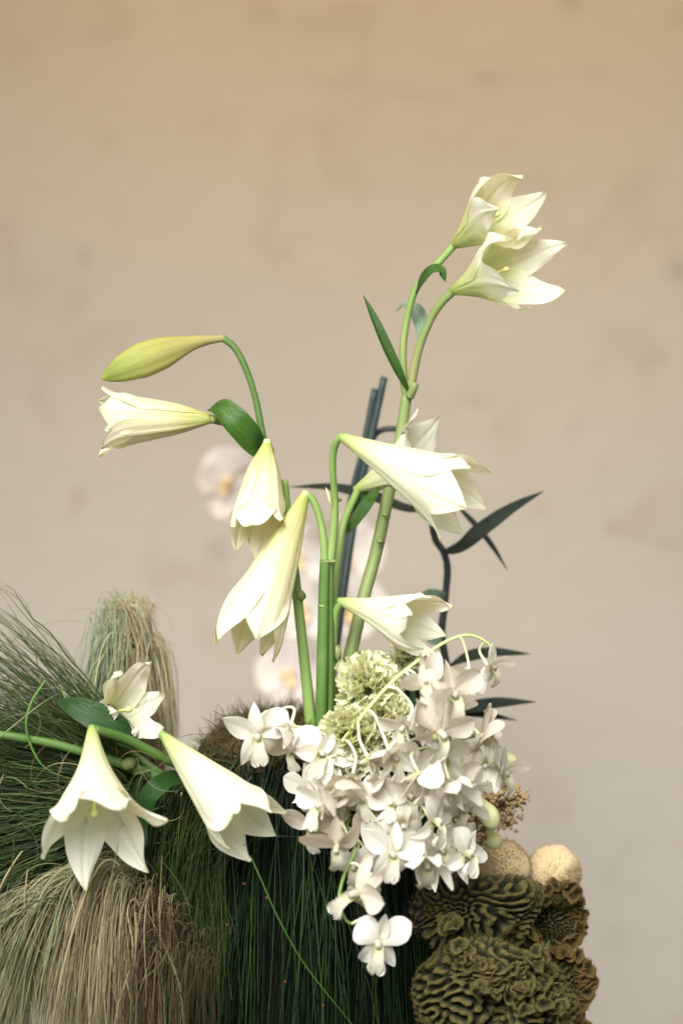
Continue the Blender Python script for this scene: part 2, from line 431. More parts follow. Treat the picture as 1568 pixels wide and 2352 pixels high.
def lily_petal(b, a, er, L, r1, r2, tip, Wm, inner, seed, ruffle=.0012, flat=2.2, hook=.55, tilt=0.0, kmid=.58):
    g = np.random.default_rng(seed)
    off = -.0005 if inner else .0005
    p0 = b + er * (.0042 + off * .2); p1 = b + a * L * .30 + er * (r1 + off); p2 = b + a * L * kmid + er * (r2 + off)
    seg = spline([p0, p1, p2, p2 + (p2 - p1) * .5], 60)
    i2 = np.argmin(np.linalg.norm(seg - p2, axis=1)); seg = seg[:i2 + 1]
    t2 = nrm(seg[-1] - seg[-4]); d = np.linalg.norm(tip - p2)
    c = p2 + t2 * d * hook
    t = np.linspace(0, 1, 40)[1:, None]
    cl = resample(np.vstack([seg, (1 - t)**2 * p2 + 2 * t * (1 - t) * c + t**2 * tip]), 34)
    for _ in range(3): cl[1:-1] = .25 * cl[:-2] + .5 * cl[1:-1] + .25 * cl[2:]
    T = nrm(np.gradient(cl, axis=0))
    bt = np.cross(a, er)
    B = nrm(bt - T * (T @ bt)[:, None])
    N = np.cross(B, T)                                # outward
    if (N[0] @ er) < 0: N = -N
    u = np.linspace(0, 1, 34); v = np.linspace(-1, 1, 15)
    if tilt:                                          # twist of the free end
        an = tilt * smooth(.5, 1, u)[:, None]
        B, N = B * np.cos(an) + N * np.sin(an), N * np.cos(an) - B * np.sin(an)
    rel = cl - b; rad = np.linalg.norm(rel - (rel @ a)[:, None] * a, axis=1)
    q = 1 - kmid
    wu = [0, .12, .30, .8 * kmid, kmid, kmid + .24 * q, kmid + .48 * q, kmid + .69 * q, kmid + .86 * q, kmid + .95 * q, 1]
    w = Wm * np.interp(u, wu, WP)
    w = .25 * np.r_[w[0], w[:-1]] + .5 * w + .25 * np.r_[w[1:], w[-1]]
    R = np.maximum(rad, .0045) * (1.05 + (flat - 1.05) * smooth(.55, .95, u))
    an = np.clip(v[None, :] * w[:, None] / R[:, None], -1.35, 1.35)
    lat = R[:, None] * np.sin(an); drop = R[:, None] * (1 - np.cos(an))
    ph = g.uniform(0, 6.28, 4); k = g.uniform(2.0, 3.4)
    ruf = ruffle * smooth(.35, .75, u)[:, None] * np.abs(v)[None, :]**2.5 * (np.sin(6.28 * k * u + ph[0])[:, None] * (v > 0) + np.sin(6.28 * k * 1.1 * u + ph[1])[:, None] * (v < 0)) * 1.6
    rib = (.0009 * np.exp(-(v / .10)**2) - .0010 * np.exp(-((np.abs(v) - .27) / .13)**2) - .0004 * np.exp(-((np.abs(v) - .62) / .12)**2))[None, :] * smooth(.02, .35, u)[:, None] * (1 - .6 * smooth(.85, 1, u))[:, None]
    chan = -.0022 * smooth(.72, .97, u)[:, None] * (v**2)[None, :]
    edge = chan + .0016 * smooth(.72, 1, np.abs(v))[None, :] * smooth(.55, .85, u)[:, None] * g.uniform(-.6, 1.6)
    V = cl[:, None, :] + lat[..., None] * B[:, None, :] + (-drop + ruf + rib + edge)[..., None] * N[:, None, :]
    return V.reshape(-1, 3), grid_faces(34, 15), {'pu': np.repeat(u, 15), 'pv': np.tile(v, 34)}

def project(p):
    f = (CAM_D + p[1]) / CAM_D
    return np.array([784 + p[0] / (S * f), 1176 - (p[2] - CAM_Z) / (S * f)])

def lily_flower(parent, base, axis, L, tips, r1=.012, r2=.025, flare=.034, mat='lily_white', W_o=.019, W_i=.025,
                seed=1, roll=None, anthers=0, pistil=True, ruffle=.0012, hooks=None, label=None, flat=2.2, kmid=.58):
    b = P(*base); a = vec(*axis); L = L * S
    e1 = nrm(np.cross(a, [0, 1, 0])); e2 = np.cross(a, e1)
    def tipdef(az): return b + a * L + (math.cos(az) * e1 + math.sin(az) * e2) * flare
    best = None
    for r in ([math.radians(roll)] if roll is not None else np.radians(np.arange(0, 60, 6))):
        pr = [project(tipdef(r + k * math.pi / 3)) for k in range(6)]
        for perm in itertools.permutations(range(6), len(tips)):
            c = sum(np.sum((pr[k] - tips[i][:2])**2) for i, k in enumerate(perm))
            if best is None or c < best[0]: best = (c, r, perm)
    _, r, perm = best
    fl = part('flower', tube([b - a * .004, b + a * .002, b + a * .008], [.0034, .0042, .0030], 10, 8), M['stem' if mat != 'lily_cream' else 'peduncle'], parent, b, label=label)
    for k in range(6):
        az = r + k * math.pi / 3
        er = math.cos(az) * e1 + math.sin(az) * e2
        tip = tipdef(az)
        if k in perm:
            tp = tips[perm.index(k)]
            dep = tip[1] + (tp[2] if len(tp) > 2 else 0)
            tip = P(tp[0], tp[1], dep)
        inner = k % 2 == 1
        part('petal', lily_petal(b, a, er, L, r1, r2, tip, W_i if inner else W_o, inner, seed * 10 + k, ruffle, flat,
                                 .66, rng.normal() * (.18 if kmid < .65 else .07), kmid), M[mat], fl, b)
    if pistil:
        e = b + a * L * .68 + e2 * .004
        g = join([tube([b, b + a * L * .4 + e1 * .001, e], [.0016, .0015, .0016], 8), blob(e, .0034, seed, .3, 8, 12, (1, 1, .8), 2.5)])
        part('pistil', g, M['stigma'], fl, b)
    for q in range(anthers):
        az = r + q * 1.05 + .5
        er = math.cos(az) * e1 + math.sin(az) * e2
        m1 = b + a * L * .4 + er * .006; e = b + a * L * .70 + er * .012
        s_ = part('stamen', tube([b, m1, e], .0008, 6), M['peduncle'], fl, b)
        x = nrm(np.cross(a, er)); 
        part('anther', blob(e, .0058, q + seed, .15, 10, 10, (1, .35, .40), 2), M['pollen'], fl, b)
    return fl

def leaf_mesh(pts, width, hint, fold=.25, n=26, nv=9, shape=None, twist=0.0, wave=0.0, roll_edge=0.0):
    """strap or lance leaf: centre line, half width, hint = direction the upper face looks, fold = V angle"""
    c = spline(pts, n); T = nrm(np.gradient(c, axis=0)); u = np.linspace(0, 1, n)
    H = np.broadcast_to(np.asarray(hint, float), T.shape)
    B = nrm(np.cross(T, H)); N = np.cross(B, T)
    an = (twist * u)[:, None]
    B, N = B * np.cos(an) + N * np.sin(an), N * np.cos(an) - B * np.sin(an)
    xs, ys = shape or ([0, .08, .25, .5, .75, .9, .97, 1], [.25, .5, .88, 1, .78, .42, .16, .01])
    w = width * np.interp(u, xs, ys)
    for _ in range(2): w = np.r_[w[0], .25 * w[:-2] + .5 * w[1:-1] + .25 * w[2:], w[-1]]
    v = np.linspace(-1, 1, nv)
    up = (np.abs(v)[None, :] - .15 * v[None, :]**2) * w[:, None] * math.tan(fold) + wave * w[:, None] * np.sin(9 * u + 1)[:, None] * (np.abs(v)**2)[None, :]
    up = up + roll_edge * w[:, None] * (v**4)[None, :]
    V = c[:, None, :] + (v[None, :] * w[:, None] * math.cos(fold))[..., None] * B[:, None, :] + up[..., None] * N[:, None, :]
    # a thin underside gives the blade body
    Vb = V - N[:, None, :] * (.0007 * (1 - .7 * np.abs(v)))[None, :, None]
    F = grid_faces(n, nv)
    return np.vstack([V.reshape(-1, 3), Vb.reshape(-1, 3)]), np.vstack([F, F[:, ::-1] + n * nv]), {'pu': np.tile(np.repeat(u, nv), 2), 'pv': np.tile(np.tile(v, n), 2)}

def PL(*pts):  # list of (px, py, y)
    return [P(*p) for p in pts]

TOCAM = (0, -1, 0)

# --- tall stem, two open flowers at its top
A = thing('lily_stem', 'tall green lily stem topped by two open white trumpet flowers', 'lily', P(768, 1700, .03), )
part('stem', tube(PL((766, 1700, .03), (785, 1590, .035), (812, 1470, .04), (838, 1360, .045), (864, 1265, .05), (893, 1130, .05), (915, 1030, .05), (934, 905, .05)), [.0066, .0064, .0060, .0052], 14, 60, .012), M['stem_olive'], A)
part('branch', tube(PL((934, 915, .05), (946, 870, .05), (962, 800, .045), (988, 735, .04), (1012, 697, .035), (1042, 667, .03)), [.0048, .0040, .0036, .0040], 12, 40), M['stem_olive'], A)
part('branch', tube(PL((932, 910, .05), (925, 850, .055), (928, 770, .055), (948, 680, .05), (975, 635, .045), (1005, 605, .042), (1044, 561, .04)), [.0042, .0034, .0032, .0036], 12, 40), M['stem'], A)
part('stub', tube(PL((940, 912, .045), (950, 890, .04), (953, 880, .04)), [.0042, .0040, .0036], 10, 8), M['stem_olive'], A)
part('leaf', leaf_mesh(PL((938, 900, .045), (918, 865, .035), (888, 805, .03), (858, 735, .03), (834, 678, .035)), .0082, (.75, -.65, .2), .35), M['leaf'], A)
part('leaf', leaf_mesh(PL((955, 672, .048), (972, 640, .03), (996, 620, .02), (1014, 622, .02), (1023, 648, .022)), .0072, (-.4, -.75, .6), .4), M['leaf'], A)
part('leaf', leaf_mesh(PL((965, 792, .048), (972, 755, .06), (958, 718, .07), (932, 700, .075), (908, 714, .078)), .0085, (-.5, -.4, .75), .4), M['leaf_grey'], A)
for px, py in ((884, 1182), (873, 1243), (828, 1395), (820, 1500)):
    part('node', blob(P(px, py, .04 - .003), .0034, px, .35, 8, 10, (1, 1, .7)), M['stem_olive'], A)
lily_flower(A, (1043, 562, .04), (150, -92, -160), 228, [(1130, 412), (1202, 402), (1255, 440), (1243, 522), (1182, 543), (1140, 482, -.01)], .0145, .0255, .036, 'lily_throat', .0175, .0220, 11, anthers=1, kmid=.52)
lily_flower(A, (1040, 668, .03), (185, -60, -175), 252, [(1303, 560), (1297, 670), (1215, 710), (1237, 528), (1160, 545), (1190, 668, -.01)], .0145, .0275, .042, 'lily_throat', .0180, .0228, 12, kmid=.52)

# --- upright middle stem with two arching flower stalks
Bm = thing('lily_stem', 'thick upright green lily stem forking into two nodding white flowers', 'lily', P(738, 1710, 0))
part('stem', tube(PL((737, 1715, .005), (739, 1600, 0), (742, 1450, 0), (744, 1350, 0), (747, 1285, 0)), [.0055, .0053, .0050, .0047], 14, 50, .01, .07), M['stem_deep'], Bm)
part('stem', tube(PL((758, 1640, .004), (758, 1500, .004), (758, 1380, .003), (759, 1286, .002)), [.0034, .0034, .0032, .0036], 12, 40, .01), M['stem_deep'], Bm)
part('flower_stalk', tube(PL((746, 1296, 0), (743, 1240, 0), (733, 1185, 0), (719, 1150, 0), (706, 1138, 0), (699, 1139, 0)), [.0040, .0036, .0032, .0036], 12, 40), M['stem'], Bm)
part('flower_stalk', tube(PL((757, 1296, .002), (766, 1220, 0), (769, 1150, -.005), (764, 1080, -.015), (766, 1035, -.022), (776, 1010, -.028), (788, 1004, -.03)), [.0044, .0038, .0032, .0032, .0036], 12, 50), M['stem'], Bm)
for px, py in ((740, 1392), (752, 1290), (764, 1290), (773, 1148)):
    part('node', blob(P(px, py, -.002), .0032, px, .35, 8, 10, (1.3, 1, .6)), M['stem_olive'], Bm)
part('bract', leaf_mesh(PL((766, 1160, -.008), (757, 1150, -.012), (752, 1130, -.012), (747, 1118, -.01)), .0009, TOCAM, .2), M['peduncle'], Bm)
lily_flower(Bm, (700, 1138, 0), (-140, 347, -30), 378, [(490, 1478), (545, 1502), (628, 1522), (590, 1466, -.012), (502, 1468, -.01)], .0145, .0275, .026, 'lily_cream', .0215, .026, 13, flat=1.4, kmid=.72, ruffle=.0007, label='long nodding cream flower with narrow greenish base')
lily_flower(Bm, (787, 1005, -.03), (285, 145, -60), 335, [(1010, 1238), (1062, 1223), (1116, 1168), (1131, 1082), (1080, 1072)], .0135, .0285, .036, 'lily_white', .022, .027, 14, flat=1.6, kmid=.70, ruffle=.0008)

# --- slimmer stem behind with two side flowers
C = thing('lily_stem', 'slim lily stem with one small flower held low on a bent stalk', 'lily', P(764, 1680, .02))
part('stem', tube(PL((757, 1690, .02), (758, 1600, .02), (762, 1480, .02), (766, 1360, .02), (777, 1275, .03), (790, 1200, .04), (822, 1124, .06)), [.0058, .0050, .0042, .0036, .0036], 12, 60, .01), M['stem'], C)
part('flower_stalk', tube(PL((762, 1530, .018), (766, 1450, .01), (772, 1405, .004), (784, 1383, 0)), [.0050, .0042, .0036, .0034], 12, 30), M['stem'], C)
part('leaf', leaf_mesh(PL((800, 1222, .045), (822, 1190, .04), (848, 1155, .04), (872, 1118, .05)), .0075, (-.5, -.8, .1), .45), M['leaf'], C)
part('leaf', leaf_mesh(PL((790, 1225, .05), (800, 1185, .055), (822, 1150, .06), (845, 1120, .06)), .0065, (.5, -.8, .1), .35), M['leaf'], C)
part('node', blob(P(773, 1500, .012), .0052, 3, .35, 8, 10, (.8, 1, 1.5)), M['stem_olive'], C)
lily_flower(C, (822, 1122, .06), (170, -75, -30), 205, [(1008, 958), (925, 984)], .012, .024, .046, 'lily_white', .018, .023, 15)
lily_flower(C, (785, 1382, 0), (205, 58, -80), 232, [(1041, 1390), (1022, 1462), (1000, 1496), (935, 1415, -.01), (990, 1372)], .011, .0225, .024, 'lily_white', .0165, .0205, 16, label='small half open white flower with brown tipped petals', flat=1.5, kmid=.62)

# --- left leaning stem: bud, sideways flower, drooping flower
D = thing('lily_stem', 'leaning lily stem carrying a closed yellow green bud and folded leaf', 'lily', P(716, 1700, .03))
part('stem', tube(PL((718, 1705, .03), (706, 1580, .03), (692, 1450, .03), (680, 1340, .03), (670, 1250, .03), (660, 1180, .03), (653, 1102, .03)), [.0056, .0051, .0047, .0042, .0038], 14, 60, .014, .06), M['stem'], D)
part('flower_stalk', tube(PL((664, 1220, .035), (640, 1130, .04), (618, 1060, .035), (604, 1005, .03), (588, 920, .03), (566, 850, .03), (540, 800, .03), (510, 775, .03)), [.0044, .0036, .0030, .0032], 12, 60), M['stem_deep'], D)
part('flower_stalk', tube(PL((610, 1035, .035), (580, 1000, .04), (530, 975, .035), (478, 962, .03)), [.0034, .0034, .0036], 10, 24), M['stem'], D)
part('flower_stalk', tube(PL((628, 1090, .036), (622, 1040, .03), (616, 1022, .022)), [.0032, .0034, .0034], 10, 16), M['stem'], D)
part('leaf', leaf_mesh(PL((602, 1042, .03), (575, 1015, .012), (540, 975, .004), (508, 942, .01), (482, 938, .022)), .0150, (.45, -.85, .25), .28, shape=([0, .1, .35, .6, .85, .95, 1], [.5, .8, 1, 1, .8, .45, .05]), roll_edge=.15), M['leaf'], D)
part('node', blob(P(690, 1368, .026), .0042, 5, .35, 8, 10, (1, 1, 1.2)), M['stem_olive'], D)
lily_flower(D, (484, 962, .02), (-250, 4, -25), 255, [(236, 886), (228, 937), (233, 1030), (232, 1051), (242, 985)], .0135, .0225, .028, 'lily_cream', .0185, .023, 17, flat=1.5, kmid=.76, ruffle=.0007)
lily_flower(D, (613, 1020, .015), (-22, 225, -70), 240, [(530, 1210), (543, 1264), (572, 1207, -.01), (650, 1192), (586, 1300)], .0150, .0225, .026, 'lily_cream', .019, .023, 18, flat=1.4, kmid=.66)

def bud_mesh(pts, rmax, n=40, nv=36):
    c = spline(pts, n); t, N, B = frames(c); u = np.linspace(0, 1, n)
    r = rmax * np.interp(u, [0, .08, .25, .5, .68, .85, .95, .985, 1], [.2, .23, .42, .90, 1, .72, .36, .20, .03])
    for _ in range(2): r = np.r_[r[0], .25 * r[:-2] + .5 * r[1:-1] + .25 * r[2:], r[-1]]
    a = np.linspace(0, 2 * np.pi, nv, endpoint=False)
    lob = 1 + smooth(.1, .5, u)[:, None] * (.10 * np.cos(3 * a)[None, :] - .06 * np.abs(np.sin(3 * a))[None, :]**8 * 1.5)
    V = c[:, None, :] + (r[:, None] * lob)[..., None] * (np.cos(a)[None, :, None] * N[:, None, :] + np.sin(a)[None, :, None] * B[:, None, :])
    pv = np.tile(((a / (2 * np.pi / 3) + .5) % 1) * 2 - 1, n)
    return V.reshape(-1, 3), grid_faces(n, nv, True), {'pu': np.repeat(u, nv), 'pv': pv}
part('bud', bud_mesh(PL((512, 777, .03), (450, 786, .02), (380, 808, .01), (300, 838, 0), (233, 871, -.005)), .0162), M['bud'], D)

# --- low stem lying out to the left
E = thing('lily_stem', 'lily stem lying sideways over the grass with three white flowers', 'lily', P(440, 1815, 0))
part('stem', tube(PL((-60, 1682, -.02), (0, 1688, -.015), (120, 1708, -.01), (240, 1742, -.005), (330, 1772, 0), (400, 1798, 0), (520, 1850, .02)), [.0038, .0040, .0044, .0052, .0054], 14, 60, .015), M['stem_deep'], E)
part('flower_stalk', tube(PL((216, 1676, -.06), (250, 1685, -.05), (300, 1703, -.035), (370, 1738, -.02), (430, 1765, -.01), (500, 1815, .01)), [.0044, .0046, .0048, .0050], 12, 40), M['stem_deep'], E)
part('flower_stalk', tube(PL((228, 1652, .04), (262, 1695, .02), (310, 1735, .01), (365, 1775, .005), (400, 1797, .002)), [.0036, .0036, .0040], 12, 30), M['stem_deep'], E)
part('flower_stalk', tube(PL((374, 1688, -.05), (392, 1720, -.01), (430, 1770, .01), (470, 1820, .02)), [.0040, .0040, .0044], 12, 24), M['stem'], E)
part('leaf', leaf_mesh(PL((326, 1713, -.015), (290, 1690, -.03), (225, 1650, -.035), (170, 1622, -.03), (130, 1608, -.02)), .0170, (.25, -.75, .75), .12, shape=([0, .1, .3, .55, .8, .93, 1], [.28, .62, .95, 1, .72, .36, .02])), M['leaf_deep'], E)
part('leaf', leaf_mesh(PL((440, 1775, -.005), (405, 1783, -.03), (365, 1805, -.05), (338, 1838, -.05), (326, 1890, -.045), (338, 1948, -.05)), .0095, (-.2, -.7, .7), .3, n=34, twist=.9), M['leaf_deep'], E)
part('node', blob(P(296, 1755, -.008), .006, 6, .35, 8, 10, (1.2, 1, 1)), M['stem_olive'], E)
lily_flower(E, (212, 1677, -.06), (28, 255, -185), 322, [(95, 1972), (197, 2046), (343, 2003), (385, 1886), (154, 1881), (282, 1853)], .0135, .0285, .052, 'lily_white', .022, .028, 19, label='widest open white flower, drooping, two petals curled back', flat=1.9, kmid=.54)
lily_flower(E, (378, 1692, -.05), (205, 205, -80), 305, [(659, 1865), (634, 1919), (576, 1978), (524, 1950), (535, 1868, -.012)], .0135, .0265, .032, 'lily_white', .0205, .0255, 20, flat=1.5, kmid=.70, ruffle=.0008)
lily_flower(E, (226, 1652, .04), (110, -42, -110), 185, [(348, 1518), (375, 1590), (377, 1672), (278, 1540), (318, 1680)], .011, .0205, .037, 'lily_white', .0150, .0185, 21, ruffle=.0018, kmid=.46)

# ------------------------------------------------------------------ mossy planter that holds everything
PCX, PCY = (712 - 784) * S * 1.045, .09
def planter_mesh():
    prof = [(0, 1655), (.045, 1655), (.08, 1668), (.1, 1700), (.105, 1755), (.107, 1850), (.11, 2000), (.115, 2200), (.118, 2450), (.11, 2600), (.06, 2612), (0, 2612)]
    rr = np.array([p[0] for p in prof]); zz = np.array([CAM_Z + (1176 - p[1]) * S * 1.04 for p in prof])
    s = np.linspace(0, 1, 70); k = np.linspace(0, 1, len(prof))
    r = np.interp(s, k, rr); z = np.interp(s, k, zz)
    a = np.linspace(0, 2 * np.pi, 96, endpoint=False)
    g = np.random.default_rng(3); bump = sum(np.sin(g.normal() * 9 * a[None, :] .round(9) * 0 + np.round(g.uniform(2, 14)) * a[None, :] + g.uniform(2, 60) * s[:, None] + g.uniform(0, 6)) for _ in range(14)) / 14
    R = r[:, None] + .010 * bump * np.minimum(1, r / .03)[:, None]
    Zm = z[:, None] + .010 * np.roll(bump, 9, 1) * smooth(1, .0, s)[:, None] * (s < .4)[:, None]
    V = np.stack([PCX + R * np.cos(a), PCY + R * .85 * np.sin(a), Zm], -1).reshape(-1, 3)
    return V, grid_faces(70, 96, True), {'pu': np.repeat(s, 96)}
planter = thing('mossy_planter', 'moss covered planter hung with dark green grass, holding the lilies', 'planter', (PCX, PCY, CAM_Z - .59))
part('body', planter_mesh(), M['moss'], planter)
n = 8000
ang = rng.uniform(0, 6.28, n); rad = .104 * np.sqrt(rng.uniform(.2, 1.05, n))
ztop = CAM_Z + (1176 - 1660) * S * 1.04
r0 = np.stack([PCX + rad * np.cos(ang), PCY + .85 * rad * np.sin(ang), ztop - .034 * np.clip((rad - .05) / .055, 0, 1.1)**2 + rng.normal(size=n) * .003], 1)
d = nrm(rng.normal(size=(n, 3)) + [0, 0, .6]) * rng.uniform(.004, .017, (n, 1))
Cv = bez(r0 - d * .3, r0 + d * .5, r0 + d + rng.normal(size=(n, 3)) * .004, r0 + d * 1.3 + rng.normal(size=(n, 3)) * .006, 7)
part('moss_fibres', strand_mesh(Cv, rng.uniform(.0005, .0012, n)), M['moss_fibre'], planter, kind='stuff')

# ------------------------------------------------------------------ grasses
def grass(name, label, geo, mat, org, extra=()):
    t = thing(name, label, 'grass', org)
    part('strands', geo, M[mat], t, kind='stuff')
    for g_, m_ in extra: part('blade', g_, M[m_], t)
    return t

def px_arr(px, py, y):
    f = (CAM_D + y) / CAM_D
    return np.stack([(px - 784) * S * f, y, CAM_Z + (1176 - py) * S * f], -1)

def skirt(n, a0, a1, out_top, out_bot, k=16, noise=.09):
    ang = rng.uniform(a0, a1, n)
    clump = rng.uniform(a0, a1, max(8, n // 14)); near = clump[np.argmin(np.abs(ang[:, None] - clump[None, :]), 1)]
    rt = rng.uniform(.080, .104, n); depth = rng.uniform(0, 1, n)
    p0 = np.stack([PCX + rt * np.cos(ang), PCY + .85 * rt * np.sin(ang), CAM_Z + (1176 - 1722) * S * 1.03 + rng.normal(size=n) * .006 - .022 * depth], 1)
    ro = .110 + out_top * depth + rng.uniform(0, .006, n)
    p1 = np.stack([PCX + ro * np.cos(ang), PCY + .85 * ro * np.sin(ang), p0[:, 2] + rng.uniform(-.012, .018, n)], 1)
    slant = rng.normal(size=len(clump)) * .13; ci = np.argmin(np.abs(ang[:, None] - clump[None, :]), 1)
    fan = ang + .7 * (near - ang) + slant[ci] + rng.normal(size=n) * noise * .7
    rb = .121 + out_bot * depth
    Lz = rng.uniform(.22, .37, n)
    p2 = np.stack([PCX + rb * np.cos(fan), PCY + .85 * rb * np.sin(fan), p0[:, 2] - Lz * .45], 1)
    p3 = np.stack([PCX - .006 + (rb + .012) * np.cos(fan + rng.normal(size=n) * .08), PCY + .85 * (rb + .01) * np.sin(fan), p0[:, 2] - Lz], 1)
    return wiggle(bez(p0, p1, p2, p3, k), .0028, 1.0)
n1, n2, n3 = 1600, 420, 170
sk = np.concatenate([skirt(n1, math.pi * .98, math.pi * 2.02, .004, .008), skirt(n2, math.pi * 1.0, math.pi * 2.0, .012, .018, noise=.07), skirt(n3, math.pi * 1.0, math.pi * 1.9, .016, .03, noise=.26)])
skw = np.concatenate([rng.uniform(.0008, .0018, n1), rng.uniform(.0013, .0027, n2), np.clip(.0010 + rng.gamma(1.4, .0007, n3), 0, .0042)])
skr = np.concatenate([rng.beta(1.1, 2.6, n1), rng.uniform(.2, .95, n2), rng.uniform(.3, 1, n3)])
tg = grass('grass_skirt', 'dark green fine grass hanging like a skirt down the planter front', strand_mesh(sk, skw, skr), 'grass_dark', (PCX, PCY - .1, CAM_Z - .59),
      [(strand_mesh(spline(PL((575, 1965, -.075), (600, 2020, -.08), (640, 2110, -.082), (700, 2215, -.08), (790, 2330, -.07), (850, 2400, -.06)), 30)[None], [.0015]), 'leaf'),
       (strand_mesh(spline(PL((700, 1922, -.06), (640, 1921, -.065), (590, 1928, -.06), (540, 1950, -.055)), 20)[None], [.0010]), 'leaf_dark'),
       (strand_mesh(spline(PL((488, 1632, -.01), (515, 1645, -.01), (545, 1660, -.005), (580, 1690, 0)), 14)[None], [.0012]), 'leaf_dark'),
       (strand_mesh(spline(PL((415, 1692, .0), (450, 1686, -.005), (500, 1688, -.01), (545, 1676, -.01)), 14)[None], [.0010]), 'leaf_dark')])
for px_, py_ in ((560, 2030), (612, 2062), (742, 2310), (655, 2255), (522, 2124)):
    part('seed', blob(P(px_, py_, -.058), .0012, px_, .4, 8, 10), M['brown_fibre'], tg)
# loose mixed strands between the skirt and the dry tufts
n = 900
x0 = rng.uniform(330, 560, n); p0 = px_arr(x0, 1775 + rng.uniform(0, 190, n) * smooth(300, 480, x0), rng.uniform(-.02, .10, n))
xe = x0 - rng.uniform(-10, 120, n)
p3 = px_arr(xe, rng.uniform(2150, 2480, n), rng.uniform(-.03, .03, n))
p1 = p0 + np.stack([rng.uniform(-.03, .0, n), rng.uniform(-.03, 0, n), rng.uniform(-.01, .03, n)], 1)
p2 = px_arr(xe + rng.normal(size=n) * 12, 2060 + rng.normal(size=n) * 50, rng.uniform(-.035, .03, n))
grass('grass_tuft', 'loose grey green blades slanting between the skirt and the dry tufts', strand_mesh(wiggle(bez(p0, p1, p2, p3, 16), .003), rng.uniform(.0006, .0017, n), rng.beta(1.5, 2.0, n)), 'grass_plume', P(460, 2300, 0))

def fountain(n, crest, spread, ends, endy, ydep, lift=.02, k=18, wig=.003, arch=0.0, start_dx=0.0, clumps=60, mid=.85, jit=.05):
    """strands rise from a crest and fall in clumps: crest (px,py), spread px, ends (x0,x1)"""
    cs, cd, cx, ce = rng.random(clumps), rng.uniform(ydep[0], ydep[1], clumps), rng.normal(size=clumps), rng.normal(size=clumps)
    q = rng.integers(0, clumps, n); s = np.clip(cs[q] + rng.normal(size=n) * jit, -.05, 1.05)
    x0 = crest[0] + start_dx * (s - .5) + (.7 * cx[q] + .5 * rng.normal(size=n)) * spread[0]
    y0 = crest[1] + (.8 * ce[q] + .5 * rng.normal(size=n)) * spread[1] + arch * np.maximum(0, .62 - s)**2 + arch * .7 * np.maximum(0, s - .7)**2
    dep = cd[q] + rng.normal(size=n) * .006
    p0 = px_arr(x0 + 12, y0 + rng.uniform(10, 45, n), dep)
    xe = ends[0] + (ends[1] - ends[0]) * s + rng.normal(size=n) * 9 + cx[q] * 8
    ye = rng.uniform(endy[0], endy[1], n)
    dd = dep + (dep - np.mean(ydep)) * .5 + rng.normal(size=n) * .004
    p3 = px_arr(xe, ye, dd)
    p1 = px_arr(x0 + (xe - x0) * .36, y0 - lift / S * rng.uniform(.5, 1.4, n), dep)
    p2 = px_arr(x0 + (xe - x0) * mid + rng.normal(size=n) * 5, y0 + (ye - y0) * .36, dd)
    return wiggle(bez(p0, p1, p2, p3, k), wig * .7, 1.0), s, rng.normal(size=clumps)[q]

# upright sheaf standing behind the low lily
Fs, s1, c1 = fountain(1050, (276, 1398), (30, 20), (186, 388), (1620, 1905), (.08, .17), .026, wig=.004, clumps=90, arch=230, jit=.07)
Fs2, s2, c2 = fountain(420, (335, 1475), (22, 18), (310, 408), (1620, 1880), (.08, .15), .018, wig=.004, clumps=30)
n = 320; xx = rng.uniform(215, 385, n)
inner = wiggle(bez(px_arr(xx, np.full(n, 1900.), rng.uniform(.1, .17, n)), px_arr(xx, np.full(n, 1750.), rng.uniform(.1, .17, n)), px_arr(278 + (xx - 290) * .8, np.full(n, 1560.), rng.uniform(.1, .16, n)), px_arr(285 + (xx - 290) * .5, rng.uniform(1430, 1520, n), rng.uniform(.1, .15, n)), 14), .004)
rnd = np.concatenate([np.clip(s1 * .6 + c1 * .18 + rng.normal(size=len(s1)) * .12 + .1, 0, 1), np.clip(.55 + .2 * s2 + c2 * .18 + rng.normal(size=len(s2)) * .1, 0, 1)])
g1 = strand_mesh(np.concatenate([Fs, Fs2]), rng.uniform(.0005, .0015, len(rnd)), rnd)
sheaf = grass('grass_sheaf', 'upright sheaf of fine pale grass standing behind the low lily flower', g1, 'grass_sheaf', P(300, 1900, .12))
part('core_strands', strand_mesh(inner, rng.uniform(.0008, .0018, n)), M['grass_brown'], sheaf, kind='stuff')
stray = [((200, 1430), (90, 1410), (40, 1470), (-20, 1500)), ((300, 1380), (350, 1375), (385, 1400), (400, 1450)), ((250, 1405), (150, 1380), (80, 1430), (-30, 1475)), ((390, 1480), (420, 1560), (405, 1640), (412, 1700)), ((200, 1480), (170, 1520), (180, 1600), (200, 1700)), ((215, 1440), (160, 1480), (165, 1560), (190, 1640))]
Cs = np.concatenate([bez(*[P(*q, .12)[None] for q in st], 20) for st in stray])
part('stray_strands', strand_mesh(Cs, np.full(len(Cs), .0008)), M['grass_sheaf'], sheaf, kind='stuff')

# dark feathery plume at the left
n = 3300
ang = np.radians(np.clip(rng.normal(size=n) * 23 + 174, 128, 226))
L = rng.uniform(170, 430, n)
bx = 330 + rng.normal(size=n) * 26; by = 1850 + rng.normal(size=n) * 40 - (np.degrees(ang) - 172) * -1.3
dep = rng.uniform(.0, .12, n)
st = rng.uniform(0.05, .55, n) * L
dx, dy = np.cos(ang), -np.sin(ang)
q0 = px_arr(bx + dx * st, by + dy * st, dep)
ex, ey = bx + dx * (st + L), by + dy * (st + L)
sag = rng.uniform(0, 60, n)
p1 = px_arr(bx + dx * (st + L * .35), by + dy * (st + L * .35) - 6, dep); p2 = px_arr(bx + dx * (st + L * .7), by + dy * (st + L * .7) + sag * .2, dep + rng.normal(size=n) * .01)
p3 = px_arr(ex, ey + sag, dep + rng.normal(size=n) * .02)
pl = wiggle(bez(q0, p1, p2, p3, 12), .0035)
